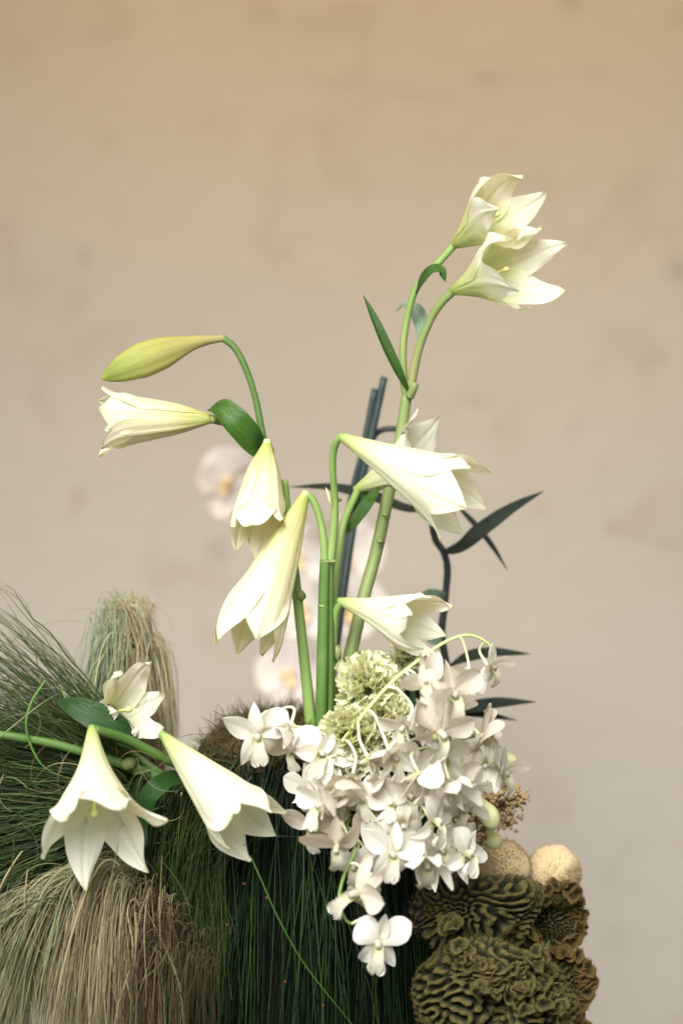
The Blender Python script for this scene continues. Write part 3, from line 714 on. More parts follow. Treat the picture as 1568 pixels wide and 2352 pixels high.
blade_pts = [([(105, 1562, -.01), (70, 1620, -.015), (62, 1680, -.02), (95, 1755, -.02), (150, 1785, -.015), (215, 1800, -.01)], .0030, 'blade'),
             ([(-10, 1420, .02), (40, 1450, .02), (110, 1500, .01), (170, 1570, .01), (215, 1650, .02), (245, 1720, .03)], .0026, 'blade_dull'),
             ([(-10, 1440, .03), (60, 1500, .03), (120, 1580, .03), (170, 1650, .03), (205, 1720, .03)], .0020, 'blade_dull'),
             ([(-10, 1700, -.03), (40, 1660, -.03), (90, 1620, -.03), (135, 1592, -.03)], .0026, 'blade_dull'),
             ([(20, 1510, .01), (45, 1450, .01), (75, 1470, .01), (100, 1600, .02), (130, 1700, .03)], .0012, 'blade_dull'),
             ([(140, 1580, .0), (165, 1640, .0), (195, 1700, .01), (230, 1760, .02)], .0036, 'blade')]
grass('grass_plume', 'dark green feathery grass plume spreading sideways behind the low lily stem', strand_mesh(pl, rng.uniform(.0006, .0018, n), np.clip(rng.beta(1.4, 2.0, n), 0, 1)), 'grass_plume', P(330, 1900, .05),
      [(strand_mesh(spline(PL(*p), 30)[None], [w]), mm) for p, w, mm in blade_pts])
# a few fine loose hairs
n = 46
hx = rng.uniform(0, 380, n); hy = rng.uniform(1560, 2050, n)
a_ = rng.uniform(0, 6.28, n); l_ = rng.uniform(40, 150, n)
hd = rng.uniform(-.09, .02, n)
h0 = px_arr(hx, hy, hd); h3 = px_arr(hx + np.cos(a_) * l_, hy + np.sin(a_) * l_, hd)
h1 = px_arr(hx + np.cos(a_ + .7) * l_ * .4, hy + np.sin(a_ + .7) * l_ * .4, hd); h2 = px_arr(hx + np.cos(a_ + .5) * l_ * .8, hy + np.sin(a_ + .5) * l_ * .8, hd)

# dry hair like falls at the lower left
F1, sa, ca = fountain(2200, (215, 1985), (24, 14), (-150, 285), (2250, 2560), (-.055, .06), .014, 20, .006, 230, 170, 120, .72)
F2, sb, cb = fountain(460, (310, 2030), (34, 26), (180, 380), (2300, 2560), (-.055, .05), .010, 20, .006, 160, 110, 60, .8, .09)
hair = np.concatenate([F1, F2])
rnd = np.concatenate([np.clip(.24 + .56 * sa + ca * .2 + rng.normal(size=len(sa)) * .16, 0, 1), np.clip(.78 + cb * .14 + rng.normal(size=len(sb)) * .1, 0, 1)])
grass('grass_tuft', 'pale ash green and straw hair grass falling below the widest lily flower', strand_mesh(hair, np.clip(.0005 + rng.gamma(1.4, .00042, len(hair)), 0, .0034), rnd), 'grass_pale', P(200, 2500, 0))
F3, sc, cc = fountain(230, (360, 2075), (34, 34), (245, 405), (2300, 2560), (-.075, .0), .010, 18, .007, 160, 90, 50, .8, .09)
grass('grass_tuft', 'brown dry grass tuft folded over beside the pale hair grass', strand_mesh(F3, rng.uniform(.0004, .0013, len(F3)), np.clip(.36 + cc * .22 + rng.normal(size=len(cc)) * .14, 0, 1)), 'grass_brown', P(390, 2500, -.02))
F4, sd, ce_ = fountain(60, (450, 2150), (26, 34), (385, 500), (2300, 2560), (-.09, -.03), .010, 18, .007, 150, 70, 40, .8, .09)
grass('grass_tuft', 'small dark brown dry tuft hanging against the green grass skirt', strand_mesh(F4, rng.uniform(.0004, .0011, len(F4)), np.clip(.4 + ce_ * .2, 0, 1)), 'grass_brown', P(470, 2500, -.05))
n = 70
tx = rng.uniform(-20, 400, n); ty = rng.uniform(2020, 2350, n)
ta = math.pi / 2 + rng.normal(size=n) * .30 + .08; tl = rng.uniform(90, 260, n); td = rng.uniform(-.085, -.055, n); tb = rng.normal(size=n) * .22
t0 = px_arr(tx, ty - tl * .5, td); t1 = px_arr(tx + np.cos(ta + tb) * tl * .4, ty - tl * .5 + np.sin(ta + tb) * tl * .4, td - .004); t2 = px_arr(tx + np.cos(ta) * tl * .75, ty - tl * .5 + np.sin(ta) * tl * .75, td - .004); t3 = px_arr(tx + np.cos(ta - tb * .5) * tl, ty - tl * .5 + np.sin(ta - tb * .5) * tl, td)
part('tangled_strands', strand_mesh(bez(t0, t1, t2, t3, 16), np.clip(.0004 + rng.gamma(1.3, .0003, n), 0, .002), np.clip(rng.uniform(.05, .95, n), 0, 1)), M['grass_pale'], bpy.data.objects['grass_tuft.001'], kind='stuff')
n = 46
hc = strand_mesh(bez(h0, h1, h2, h3, 14), rng.uniform(.0003, .0007, n))
part('loose_hairs', hc, M['grass_pale'], bpy.data.objects['grass_plume'], kind='stuff')

# ------------------------------------------------------------------ orchids
def opetal(ang, L, Wd, kind, curl, cup, seed, z0=0.0, nu=16, nv=9, tilt=0.0, side=0.0):
    """petal in the flower's own frame: faces +Z, grows outward at angle ang in the XY plane"""
    g = np.random.default_rng(seed)
    u = np.linspace(0, 1, nu); v = np.linspace(-1, 1, nv)
    if kind == 'petal': w = np.interp(u, [0, .15, .4, .65, .85, .95, 1], [.16, .42, .90, 1, .74, .42, .06])
    elif kind == 'round': w = np.interp(u, [0, .12, .35, .6, .82, .94, 1], [.14, .5, .95, 1, .80, .46, .08])
    else: w = np.interp(u, [0, .15, .35, .6, .82, .95, 1], [.45, .80, 1, .88, .52, .18, .02])
    for _ in range(1): w = np.r_[w[0], .25 * w[:-2] + .5 * w[1:-1] + .25 * w[2:], w[-1]]
    w = w * Wd
    th = curl * (u - .25)                       # bend forward (+) or back (-)
    ds = L / (nu - 1)
    r = np.r_[0, np.cumsum(np.cos(th[1:] + tilt) * ds)]; z = z0 + np.r_[0, np.cumsum(np.sin(th[1:] + tilt) * ds)]
    sx = side * L * u**2
    lat = v[None, :] * w[:, None]
    zz = z[:, None] + cup * (lat / Wd)**2 * Wd + .0013 * np.abs(v)[None, :]**2 * np.sin(5 * u[:, None] + g.uniform(0, 6)) - .0009 * np.exp(-(v / .14)**2)[None, :]
    tw = g.normal() * .45 * u[:, None]
    lat2 = lat * np.cos(tw) + sx[:, None]; zz = zz + lat * np.sin(tw)
    X = r[:, None] * math.cos(ang) - lat2 * math.sin(ang); Y = r[:, None] * math.sin(ang) + lat2 * math.cos(ang)
    V = np.stack([X, Y, zz], -1).reshape(-1, 3)
    return V, grid_faces(nu, nv), {'pu': np.repeat(u, nv), 'pv': np.tile(v, nu)}

def olip(L, Wd, seed, frill=.002, drop=1.5):
    g = np.random.default_rng(seed)
    nu, nv = 20, 15
    u = np.linspace(0, 1, nu); v = np.linspace(-1, 1, nv)
    th = -.35 - drop * smooth(.15, .9, u)      # starts forward, bends down
    ds = L / (nu - 1)
    z = np.r_[0, np.cumsum(np.cos(th[1:]) * ds)]; y = -.002 + np.r_[0, np.cumsum(np.sin(th[1:]) * ds)]
    w = Wd * np.interp(u, [0, .2, .40, .55, .75, .9, .97, 1], [.50, .95, .85, .72, 1.0, .92, .66, .45])
    k = np.interp(u, [0, .35, .6, 1], [1.7, 1.5, .5, -.2])       # trough turning into a spread apron
    an = v[None, :] * k[:, None]
    safe = np.where(np.abs(k) < .05, .05, k)[:, None]
    lat = w[:, None] * np.sin(v[None, :] * safe) / safe; up = w[:, None] * (1 - np.cos(v[None, :] * safe)) / safe
    ny, nz = np.cos(th), -np.sin(th)
    fr = frill * smooth(.5, 1, u)[:, None] * (np.abs(v)**1.5)[None, :] * np.sin(14 * v[None, :] + g.uniform(0, 6)) + .0008 * smooth(.4, .9, u)[:, None] * np.sin(22 * v)[None, :]
    notch = -.10 * L * np.exp(-(v / .16)**2)[None, :] * smooth(.85, 1, u)[:, None]
    up = up + fr
    Y = y[:, None] + up * ny[:, None] - notch * np.sin(th)[:, None] * -1; Z = z[:, None] + up * nz[:, None]
    V = np.stack([lat, Y, Z], -1).reshape(-1, 3)
    return V, grid_faces(nu, nv), {'pu': np.repeat(u, nv), 'pv': np.tile(v, nu)}

def lt(pts, rad, ns=8): return tube([np.array(p, float) for p in pts], rad, ns, 14)

def orchid_variant(seed, close, mk='orchid'):
    """close 0 = flat open, 1 = half shut; returns list of (name, mesh, material key)"""
    g = np.random.default_rng(seed); j = lambda s: g.normal() * s
    out = []
    c = 1.3 * close - .25
    for ang, L, Wd, kind in ((90, .0275, .0066, 'sepal'), (26, .0310, .0124, 'petal'), (154, .0310, .0124, 'petal'), (-46, .0285, .0070, 'sepal'), (226, .0285, .0070, 'sepal')):
        out.append(('petal', mesh_data('petal', *opetal(math.radians(ang + j(12)), L * (1 + j(.10)), Wd * (1 + j(.12)), kind, c * .6 + j(.75), .22 + j(.36), seed * 9 + ang + 500, .001 if kind == 'petal' else -.0008, tilt=.55 * close + j(.26), side=j(.12)), M[mk]), mk))
    out.append(('lip', mesh_data('lip', *olip(.028, .0078, seed, .002 + abs(j(.0008)), 1.35 + j(.15)), M['orchid_lip']), 'orchid_lip'))
    colm = join([lt([(0, -.001, -.003), (0, .001, .004), (0, .0005, .009)], [.0028, .0030, .0024]), lt([(0, -.003, -.001), (0, -.009, -.006), (0, -.013, -.011)], [.0045, .0032, .0012])])
    return mesh_data('flower', *colm, M['orchid_lip']), out
OV = [orchid_variant(1, .0), orchid_variant(2, .12), orchid_variant(3, .55), orchid_variant(4, .95), orchid_variant(5, -.25), orchid_variant(6, .3), orchid_variant(7, -.1, 'orchid_warm'), orchid_variant(8, .75, 'orchid_warm'), orchid_variant(9, .2, 'orchid_warm'), orchid_variant(10, .05), orchid_variant(11, .45), orchid_variant(12, -.3, 'orchid_warm')]
ALT = {0: (0, 9, 6), 1: (1, 8, 9), 2: (2, 10), 3: (3, 7), 4: (4, 11), 5: (5, 8, 10)}

def frame_from(face, roll):
    z = nrm(face); up = np.array([0, 0, 1.0])
    if abs(z @ up) > .97: up = np.array([0, -1.0, 0])
    x = nrm(np.cross(up, z)); y = np.cross(z, x)
    c, s = math.cos(roll), math.sin(roll)
    return np.stack([x * c + y * s, -x * s + y * c, z], 1)

def put_orchid(parent, pos, face, roll=0, var=0, scale=1.0, colm_mat=None):
    w = P(*pos); Rm = frame_from(vec(*face), math.radians(roll))
    cm, pet = OV[var]
    fl = link('flower', cm, parent, w)
    Mx = Matrix(Rm.tolist()).to_4x4()
    fl.rotation_euler = Mx.to_euler(); fl.scale = (scale,) * 3
    for nm, me, _ in pet:
        o = bpy.data.objects.new(nm, me); col.objects.link(o); o.parent = fl
    return w, Rm

def spray(label, stem_pts, stem_r, flowers, buds=()):
    sp = thing('orchid_spray', label, 'orchid', P(*stem_pts[0]), 'sprays of small white orchids')
    cl = spline(PL(*stem_pts), 80)
    part('stem', tube(PL(*stem_pts), stem_r, 10, 60, .02), M['peduncle' if stem_r[0] < .0024 else 'stem'], sp)
    for fl in flowers:
        pos, face = fl[0], fl[1]
        roll, var, sc = (list(fl[2:]) + [0, 0, 1.0])[:3] if len(fl) < 5 else fl[2:5]
        var = random.choice(ALT[var])
        w, Rm = put_orchid(sp, pos, np.array(face) + rng.normal(size=3) * .07, roll + rng.normal() * 5, var, sc * rng.uniform(.76, .94))
        back = -Rm[:, 2]; upv = Rm[:, 1]
        d = np.linalg.norm(cl - (w + np.array([0, 0, .02])), axis=1); node = cl[np.argmin(d)]
        if np.linalg.norm(node - w) > .075: node = w + (node - w) * .075 / np.linalg.norm(node - w)
        s0 = w + back * .003
        m1 = w + back * .012 + np.array([0, 0, .010]); m2 = .45 * m1 + .55 * node + np.array([0, 0, .005])
        part('pedicel', tube([s0, m1, m2, node], [.0017, .0013, .0012, .0014], 8, 22), M['pedicel'], sp)
    for b in buds:
        p = PL(*b[0])
        part('bud', bud_mesh(p, b[1], 22, 18), M['orchid_bud'], sp)
    return sp

spray('arching spray of white orchids on a thin yellow green stem above carnations',
      [(735, 1810, -.04), (765, 1735, -.05), (835, 1640, -.055), (905, 1562, -.055), (1000, 1488, -.05), (1050, 1463, -.045), (1085, 1460, -.04), (1120, 1478, -.035), (1135, 1500, -.03)], [.0022, .0020, .0016, .0012],
      [((1124, 1530, -.03), (.8, .25, -.6), 10, 2, 1.0), ((1072, 1563, -.05), (-.2, .35, -1), -8, 2, .9), ((985, 1560, -.08), (-.35, .3, -.9), 12, 1, 1.2), ((1035, 1592, -.085), (.5, .2, -.9), -10, 0, 1.25),
       ((985, 1640, -.09), (.1, .5, -.9), 8, 5, 1.3), ((930, 1668, -.08), (-.7, .55, -.6), 0, 2, 1.05), ((1010, 1682, -.10), (.4, .4, -.9), -14, 0, 1.2), ((850, 1742, -.08), (.75, .45, -.5), 0, 3, 1.05),
       ((806, 1790, -.085), (-.2, .8, -.6), 5, 3, 1.1), ((900, 1735, -.085), (.65, .5, -.6), 12, 2, 1.1), ((1040, 1640, -.07), (.7, .1, -.7), 30, 5, 1.0)])
spray('short spray of white orchids leaning on the mossy planter rim',
      [(720, 1720, -.01), (690, 1690, -.02), (660, 1660, -.03), (638, 1648, -.035), (628, 1640, -.035)], [.0020, .0016, .0012],
      [((592, 1690, -.06), (-.1, .25, -1), 6, 0, 1.2), ((662, 1676, -.06), (-.55, .65, -.55), 20, 3, .95), ((735, 1732, -.06), (.35, -.15, -.9), -38, 1, 1.25), ((672, 1722, -.04), (-.2, .3, -.9), 25, 4, .9)])
spray('spray of white orchids with green buds beside the tan seed heads',
      [(900, 1850, -.02), (960, 1770, -.03), (1010, 1722, -.035), (1060, 1697, -.035), (1110, 1690, -.03), (1150, 1720, -.02)], [.0026, .0022, .0016],
      [((1108, 1690, -.055), (.85, -.05, -.55), -12, 1, 1.25), ((1108, 1755, -.05), (.3, .2, -1), 170, 0, 1.05), ((965, 1778, -.09), (.75, .45, -.55), -10, 5, 1.15), ((1035, 1800, -.085), (.45, .75, -.6), 14, 3, 1.1), ((1085, 1810, -.05), (.6, .5, -.5), 0, 2, 1.0), ((1020, 1745, -.06), (.3, .3, -1), 15, 1, 1.1), ((1150, 1775, -.04), (.8, .3, -.5), 10, 5, 1.05)],
      [([(1095, 1815, -.03), (1105, 1845, -.035), (1125, 1880, -.04), (1142, 1905, -.04)], .0095), ([(1150, 1720, -.02), (1160, 1735, -.022), (1170, 1752, -.025), (1172, 1768, -.03)], .0075), ([(1120, 1900, -.01), (1130, 1920, -.01), (1142, 1950, -.015)], .008)])
spray('wide spray of white orchids spilling towards the olive cockscombs',
      [(840, 1850, -.02), (900, 1880, -.05), (960, 1905, -.06), (1020, 1925, -.055), (1065, 1928, -.05)], [.0024, .0020, .0014],
      [((900, 1962, -.105), (.05, .12, -1), -4, 0, 1.25), ((978, 1975, -.09), (.15, .75, -.6), 6, 3, 1.3), ((1068, 1962, -.08), (.65, -.2, -.8), -35, 1, 1.3), ((995, 1885, -.095), (.75, .1, -.7), -25, 1, 1.22), ((925, 1895, -.08), (.1, -.1, -1), 180, 4, 1.08), ((905, 1850, -.075), (-.4, -.35, -.7), 20, 5, 1.0), ((1045, 1880, -.05), (.4, .3, -.9), 60, 0, 1.0), ((850, 1862, -.06), (.0, .3, -1), 40, 1, 1.05), ((790, 1850, -.05), (.2, .4, -.9), -30, 5, 1.05), ((950, 1945, -.06), (-.1, .4, -.9), 90, 0, 1.0), ((880, 1812, -.06), (.2, .4, -.9), -20, 5, 1.05), ((835, 1835, -.07), (-.2, .2, -1), 25, 1, 1.05), ((940, 1828, -.07), (.3, .2, -1), 10, 0, 1.05), ((1060, 1852, -.055), (.4, .5, -.8), -15, 2, 1.05), ((872, 1915, -.075), (-.3, .4, -.9), 12, 0, 1.05), ((1015, 1952, -.06), (.2, .3, -1), 30, 1, 1.05)])
spray('trailing spray of white orchids hanging in front of the grass skirt',
      [(800, 1880, -.04), (790, 1925, -.07), (815, 1950, -.085), (790, 2010, -.085), (778, 2070, -.085), (792, 2110, -.09), (806, 2122, -.09)], [.0024, .0020, .0016, .0014],
      [((742, 1850, -.075), (-.75, .1, -.65), 15, 2, 1.05), ((772, 1940, -.10), (-.05, .72, -.7), 4, 4, 1.28), ((822, 2052, -.10), (-.7, .05, -.75), -40, 0, 1.32), ((868, 2165, -.105), (.02, .2, -1), -6, 1, 1.32), ((735, 1790, -.05), (-.5, .3, -.8), -20, 1, 1.0), ((850, 2000, -.06), (.3, .6, -.8), 20, 5, 1.0), ((815, 1985, -.05), (-.2, .5, -.9), 0, 1, .95), ((762, 1890, -.05), (-.3, .5, -.8), 30, 0, .95), ((712, 1812, -.05), (-.6, .2, -.8), 10, 5, 1.0), ((768, 1812, -.065), (-.1, .4, -1), -12, 1, 1.05), ((722, 1900, -.06), (-.5, .5, -.8), 5, 4, 1.0)])

# moth orchids far behind, out of focus
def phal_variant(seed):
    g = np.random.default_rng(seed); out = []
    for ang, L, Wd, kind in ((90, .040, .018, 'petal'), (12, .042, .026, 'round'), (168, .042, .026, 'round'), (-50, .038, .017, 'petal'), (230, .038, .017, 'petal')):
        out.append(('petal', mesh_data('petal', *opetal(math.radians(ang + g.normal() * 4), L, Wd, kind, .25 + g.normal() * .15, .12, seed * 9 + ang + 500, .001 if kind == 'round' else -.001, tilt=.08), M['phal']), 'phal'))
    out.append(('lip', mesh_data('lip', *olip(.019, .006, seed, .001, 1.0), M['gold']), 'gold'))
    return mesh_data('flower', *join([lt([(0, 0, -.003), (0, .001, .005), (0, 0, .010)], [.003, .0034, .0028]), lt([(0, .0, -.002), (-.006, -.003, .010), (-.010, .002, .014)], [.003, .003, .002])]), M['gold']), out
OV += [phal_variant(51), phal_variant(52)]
ph = thing('moth_orchid', 'blurred white moth orchid stem with golden centres behind the lily stems', 'orchid', P(730, 1720, 0.32))
part('stem', tube(PL((735, 1720, 0.25), (745, 1640, 0.36), (755, 1540, 0.71), (752, 1420, 0.73), (738, 1300, 0.73), (690, 1200, 0.72), (620, 1140, 0.71), (540, 1110, 0.70)), [.0026, .0022, .0018], 10, 60), M['stem'], ph)
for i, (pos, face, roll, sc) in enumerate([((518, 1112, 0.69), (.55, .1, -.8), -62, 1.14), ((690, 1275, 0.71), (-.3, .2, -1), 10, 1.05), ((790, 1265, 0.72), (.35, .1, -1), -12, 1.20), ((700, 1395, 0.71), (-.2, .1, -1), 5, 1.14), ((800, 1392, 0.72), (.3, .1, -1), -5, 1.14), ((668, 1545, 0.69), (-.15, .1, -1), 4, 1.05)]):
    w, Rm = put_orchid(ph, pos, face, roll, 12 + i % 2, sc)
    cl = spline(PL((735, 1720, 0.25), (745, 1640, 0.36), (755, 1540, 0.71), (752, 1420, 0.73), (738, 1300, 0.73), (690, 1200, 0.72), (620, 1140, 0.71), (540, 1110, 0.70)), 60)
    node = cl[np.argmin(np.linalg.norm(cl - w, axis=1))]
    part('pedicel', tube([w - Rm[:, 2] * .002, w - Rm[:, 2] * .015, .5 * (w - Rm[:, 2] * .015) + .5 * node, node], .0014, 8, 16), M['pedicel'], ph)

# ------------------------------------------------------------------ carnations
def carnation_petal(seed, size):
    g = np.random.default_rng(seed); nu, nv = 12, 21
    u = np.linspace(0, 1, nu); v = np.linspace(-1, 1, nv)
    half = np.interp(u, [0, .3, .7, 1], [.12, .32, .85, 1.0]) * size * .62
    th = v[None, :] * .75
    saw = 1 + (.07 * (np.arange(nv) % 2) + g.uniform(-.03, .03, nv))[None, :] * smooth(.75, 1, u)[:, None]
    r = size * u[:, None] * saw * (1 - .10 * (v**2)[None, :])
    lat = half[:, None] * np.sin(th) / .75 * 1.15
    cr = size * .16 * smooth(.3, 1, u)[:, None] * (np.sin(7.5 * v + g.uniform(0, 6)) + .6 * np.sin(15 * v + g.uniform(0, 6)))[None, :]
    z = cr + size * .12 * u[:, None]**2
    V = np.stack([r * np.ones_like(lat), lat, z], -1).reshape(-1, 3)      # grows along +X
    return V, grid_faces(nu, nv), {'pu': np.repeat(u, nv), 'pv': np.tile(v, nu)}
CP = [mesh_data('petal', *carnation_petal(s, .026), M['carnation']) for s in range(8)]
def carnation(label, pos, face, scale, stem_to, n=46, flat=1.0):
    w = P(*pos); fz = vec(*face); Rm = frame_from(fz, .3)
    t = thing('carnation', label, 'carnation', w, 'pale green carnations')
    for k in range(n):
        f = (k + .5) / n
        el = math.radians(84 - 92 * f**.75)                 # from upright centre to outer skirt
        az = k * 2.39996 + rng.normal() * .15
        d = Rm @ np.array([math.cos(el) * math.cos(az), math.cos(el) * math.sin(az), math.sin(el) * flat])
        tang = Rm @ np.array([-math.sin(az), math.cos(az), 0])
        an = rng.normal() * .5 + (math.pi / 2 if f < .25 and k % 2 else 0)
        d = nrm(d); nz = np.cross(d, tang); ty = tang * math.cos(an) + nz * math.sin(an); nz = np.cross(d, ty)
        o = bpy.data.objects.new('petal', CP[k % 8]); col.objects.link(o); o.parent = t
        sc = scale * rng.uniform(.86, 1.08)
        mx = Matrix(np.stack([d, ty, nz], 1).tolist()).to_4x4()
        o.rotation_euler = mx.to_euler(); o.scale = (sc,) * 3
    part('calyx', tube([w + fz * .004 * scale, w - fz * .010 * scale, w - fz * .026 * scale, w - fz * .034 * scale], [.0105 * scale, .0098 * scale, .0088 * scale, .004], 12, 14, .01), M['calyx'], t, w)
    part('stem', tube([w - fz * .032 * scale, w - fz * .05 + np.array([0, .01, -.015]), P(*stem_to)], [.0026, .0024], 8, 14), M['calyx'], t, w)
carnation('pale green carnation tilted sideways showing its calyx beside lily stem', (842, 1580, -.01), (.45, -.6, -.6), 1.15, (760, 1720, .05))
carnation('cream green carnation set low against the lily stem base', (806, 1698, -.03), (-.05, -.1, -1), 1.2, (770, 1770, .05))
carnation('pale green carnation squeezed between the tilted carnation and the orchids', (880, 1650, -.02), (.2, -.2, -1), 1.0, (800, 1750, .05), 40)
carnation('small cream carnation half open behind the arching orchid stem', (935, 1512, .07), (-.1, -.6, -.5), .72, (900, 1620, .09), 34)

# ------------------------------------------------------------------ dark foliage and stalks behind
df = thing('dark_foliage_branch', 'dark winding twig with long black green leaves behind the flowers', 'branch', P(1030, 1740, .14))
part('stem', tube(PL((1030, 1740, .14), (1020, 1600, .15), (1026, 1540, .16), (1014, 1460, .16), (1020, 1390, .16), (1027, 1310, .16), (1018, 1268, .16), (1000, 1240, .16), (992, 1200, .16), (985, 1120, .17), (970, 1030, .18), (940, 995, .18), (900, 985, .18), (865, 995, .18), (840, 1040, .18)), [.0042, .0040, .0036, .0032, .0028], 10, 120, .03), M['dark_stem'], df)
LS = ([0, .12, .35, .6, .85, 1], [.25, .7, 1, .8, .38, .02])
for pts, wd, hint in [([(1018, 1268, .16), (1060, 1255, .14), (1110, 1215, .13), (1180, 1165, .13), (1248, 1128, .14)], .0105, (-.3, -.75, .6)),
                      ([(1052, 1165, .17), (1090, 1205, .17), (1130, 1255, .17), (1166, 1312, .17)], .0042, (.4, -.8, .4)),
                      ([(985, 1170, .17), (930, 1168, .16), (850, 1140, .15), (760, 1120, .15), (665, 1118, .16)], .0100, (0, -.6, .8)),
                      ([(1026, 1535, .16), (1070, 1512, .15), (1130, 1500, .15), (1218, 1502, .16)], .0095, (.1, -.55, .85)),
                      ([(1030, 1640, .15), (1090, 1625, .14), (1150, 1615, .14), (1230, 1612, .15)], .0095, (0, -.6, .8)),
                      ([(1030, 1650, .15), (1080, 1640, .15), (1130, 1645, .15), (1188, 1655, .16)], .0060, (0, -.6, .8)),
                      ([(1022, 1560, .15), (990, 1565, .13), (940, 1568, .12), (890, 1590, .12)], .0130, (0, -.8, .5)),
                      ([(1010, 1600, .15), (970, 1610, .13), (930, 1605, .12), (880, 1620, .12)], .0140, (0, -.8, .5))]:
    part('leaf', leaf_mesh(PL(*pts), wd, hint, .22, shape=LS), M['leaf_dark'], df)
part('leaf', leaf_mesh(PL((1024, 1380, .16), (1005, 1372, .15), (985, 1366, .15), (968, 1362, .15)), .0075, TOCAM, .1, shape=([0, .2, .5, .8, 1], [.5, .9, 1, .8, .1])), M['leaf_grey'], df)
part('leaf', leaf_mesh(PL((1018, 1462, .16), (1000, 1468, .15), (985, 1466, .15), (972, 1458, .15)), .0060, TOCAM, .1), M['leaf_grey'], df)
st = thing('cut_stalk', 'longer slate green straight cut stalk rising behind the lily stems', 'stalk', P(800, 1225, .17), 'pair of slate green cut stalks')
part('stem', tube(PL((742, 1700, .14), (808, 1222, .17), (845, 1040, .17), (882, 866, .17)), [.0042, .0042, .0040, .0036], 12, 40), M['slate_stem'], st)
st = thing('cut_stalk', 'shorter slate green straight cut stalk beside the longer one', 'stalk', P(790, 1225, .18), 'pair of slate green cut stalks')
part('stem', tube(PL((735, 1700, .15), (800, 1190, .18), (832, 1040, .18), (860, 893, .18)), [.0038, .0036, .0032], 12, 40), M['slate_stem'], st)

# ------------------------------------------------------------------ cockscombs
def labyrinth(n, period, seed):
    g = np.random.default_rng(seed); f = np.fft.fftfreq(n)
    k = np.hypot(f[:, None], f[None, :]); k0 = 1 / period
    h = np.real(np.fft.ifft2(np.fft.fft2(g.normal(size=(n, n))) * np.exp(-((k - k0) / (k0 * .17))**2)))
    h = h / h.std()
    for _ in range(3):                              # sharpen towards even winding ridges
        h = np.tanh(1.4 * h)
        h = np.real(np.fft.ifft2(np.fft.fft2(h) * np.exp(-((k - k0) / (k0 * .30))**2))); h /= h.std()
    return h

def sample(img, x, y):
    n = img.shape[0]; x = x % n; y = y % n
    i, j = np.floor(x).astype(int), np.floor(y).astype(int); a, b = x - i, y - j; i2, j2 = (i + 1) % n, (j + 1) % n
    return (img[i, j] * (1 - a) * (1 - b) + img[i2, j] * a * (1 - b) + img[i, j2] * (1 - a) * b + img[i2, j2] * a * b)

def comb_head(center, size, tilt, seed, period=10.5, depth=.0055, res=170, cover=2.2, lump=.22, spike=0.0):
    """brain-like head: a lumpy dome (facing -Y before tilt) carrying winding ridges; size = half extents in metres"""
    img = labyrinth(128, period, seed)
    q = np.linspace(-1, 1, res); A, B_ = np.meshgrid(q, q, indexing='ij')
    rho = np.maximum(np.abs(A), np.abs(B_)); nr = np.hypot(A, B_); sc = np.where(nr > 0, rho / np.maximum(nr, 1e-9), 1)
    dx, dz = A * sc, B_ * sc                        # square -> disc
    th = np.hypot(dx, dz) * cover; ph = np.arctan2(dz, dx)
    D_ = np.stack([np.sin(th) * np.cos(ph), -np.cos(th), np.sin(th) * np.sin(ph)], -1)
    g = np.random.default_rng(seed + 5); K = g.normal(size=(7, 3)) * 2.6; Q = g.uniform(0, 6.28, 7)
    lum = sum(np.sin(D_ @ K[i] + Q[i]) for i in range(7)) / 7
    r = 1 + lump * lum * 2
    wx = labyrinth(128, 40, seed + 3)
    ww = 2.6
    h = sample(img, (dx + 1.2) * 52 + ww * sample(wx, (dx + 1.2) * 50, (dz + 1.2) * 50), (dz + 1.2) * 52 + ww * sample(wx, (dz + 1.2) * 50 + 30, (dx + 1.2) * 50))
    ridge = smooth(-.55, .9, h)
    sz = np.array(size)
    base = D_ * sz * r[..., None]
    N = nrm(D_ / sz)
    wob = sample(labyrinth(128, 4.0, seed + 9), (dx + 1.2) * 70, (dz + 1.2) * 70)
    V = base + N * (depth * (np.sqrt(ridge) - .5) + .0004 * wob + spike * wob)[..., None]
    # lean ridges so that their rims overhang
    gx_, gz_ = np.gradient(h)
    V = V.reshape(-1, 3)
    rt = Matrix.Rotation(math.radians(tilt[1]), 3, 'Z') @ Matrix.Rotation(math.radians(tilt[0]), 3, 'X')
    V = V @ np.array(rt).T + np.asarray(center)
    return V, grid_faces(res, res), {'ridge': ridge.ravel(), 'pu': ridge.ravel()}

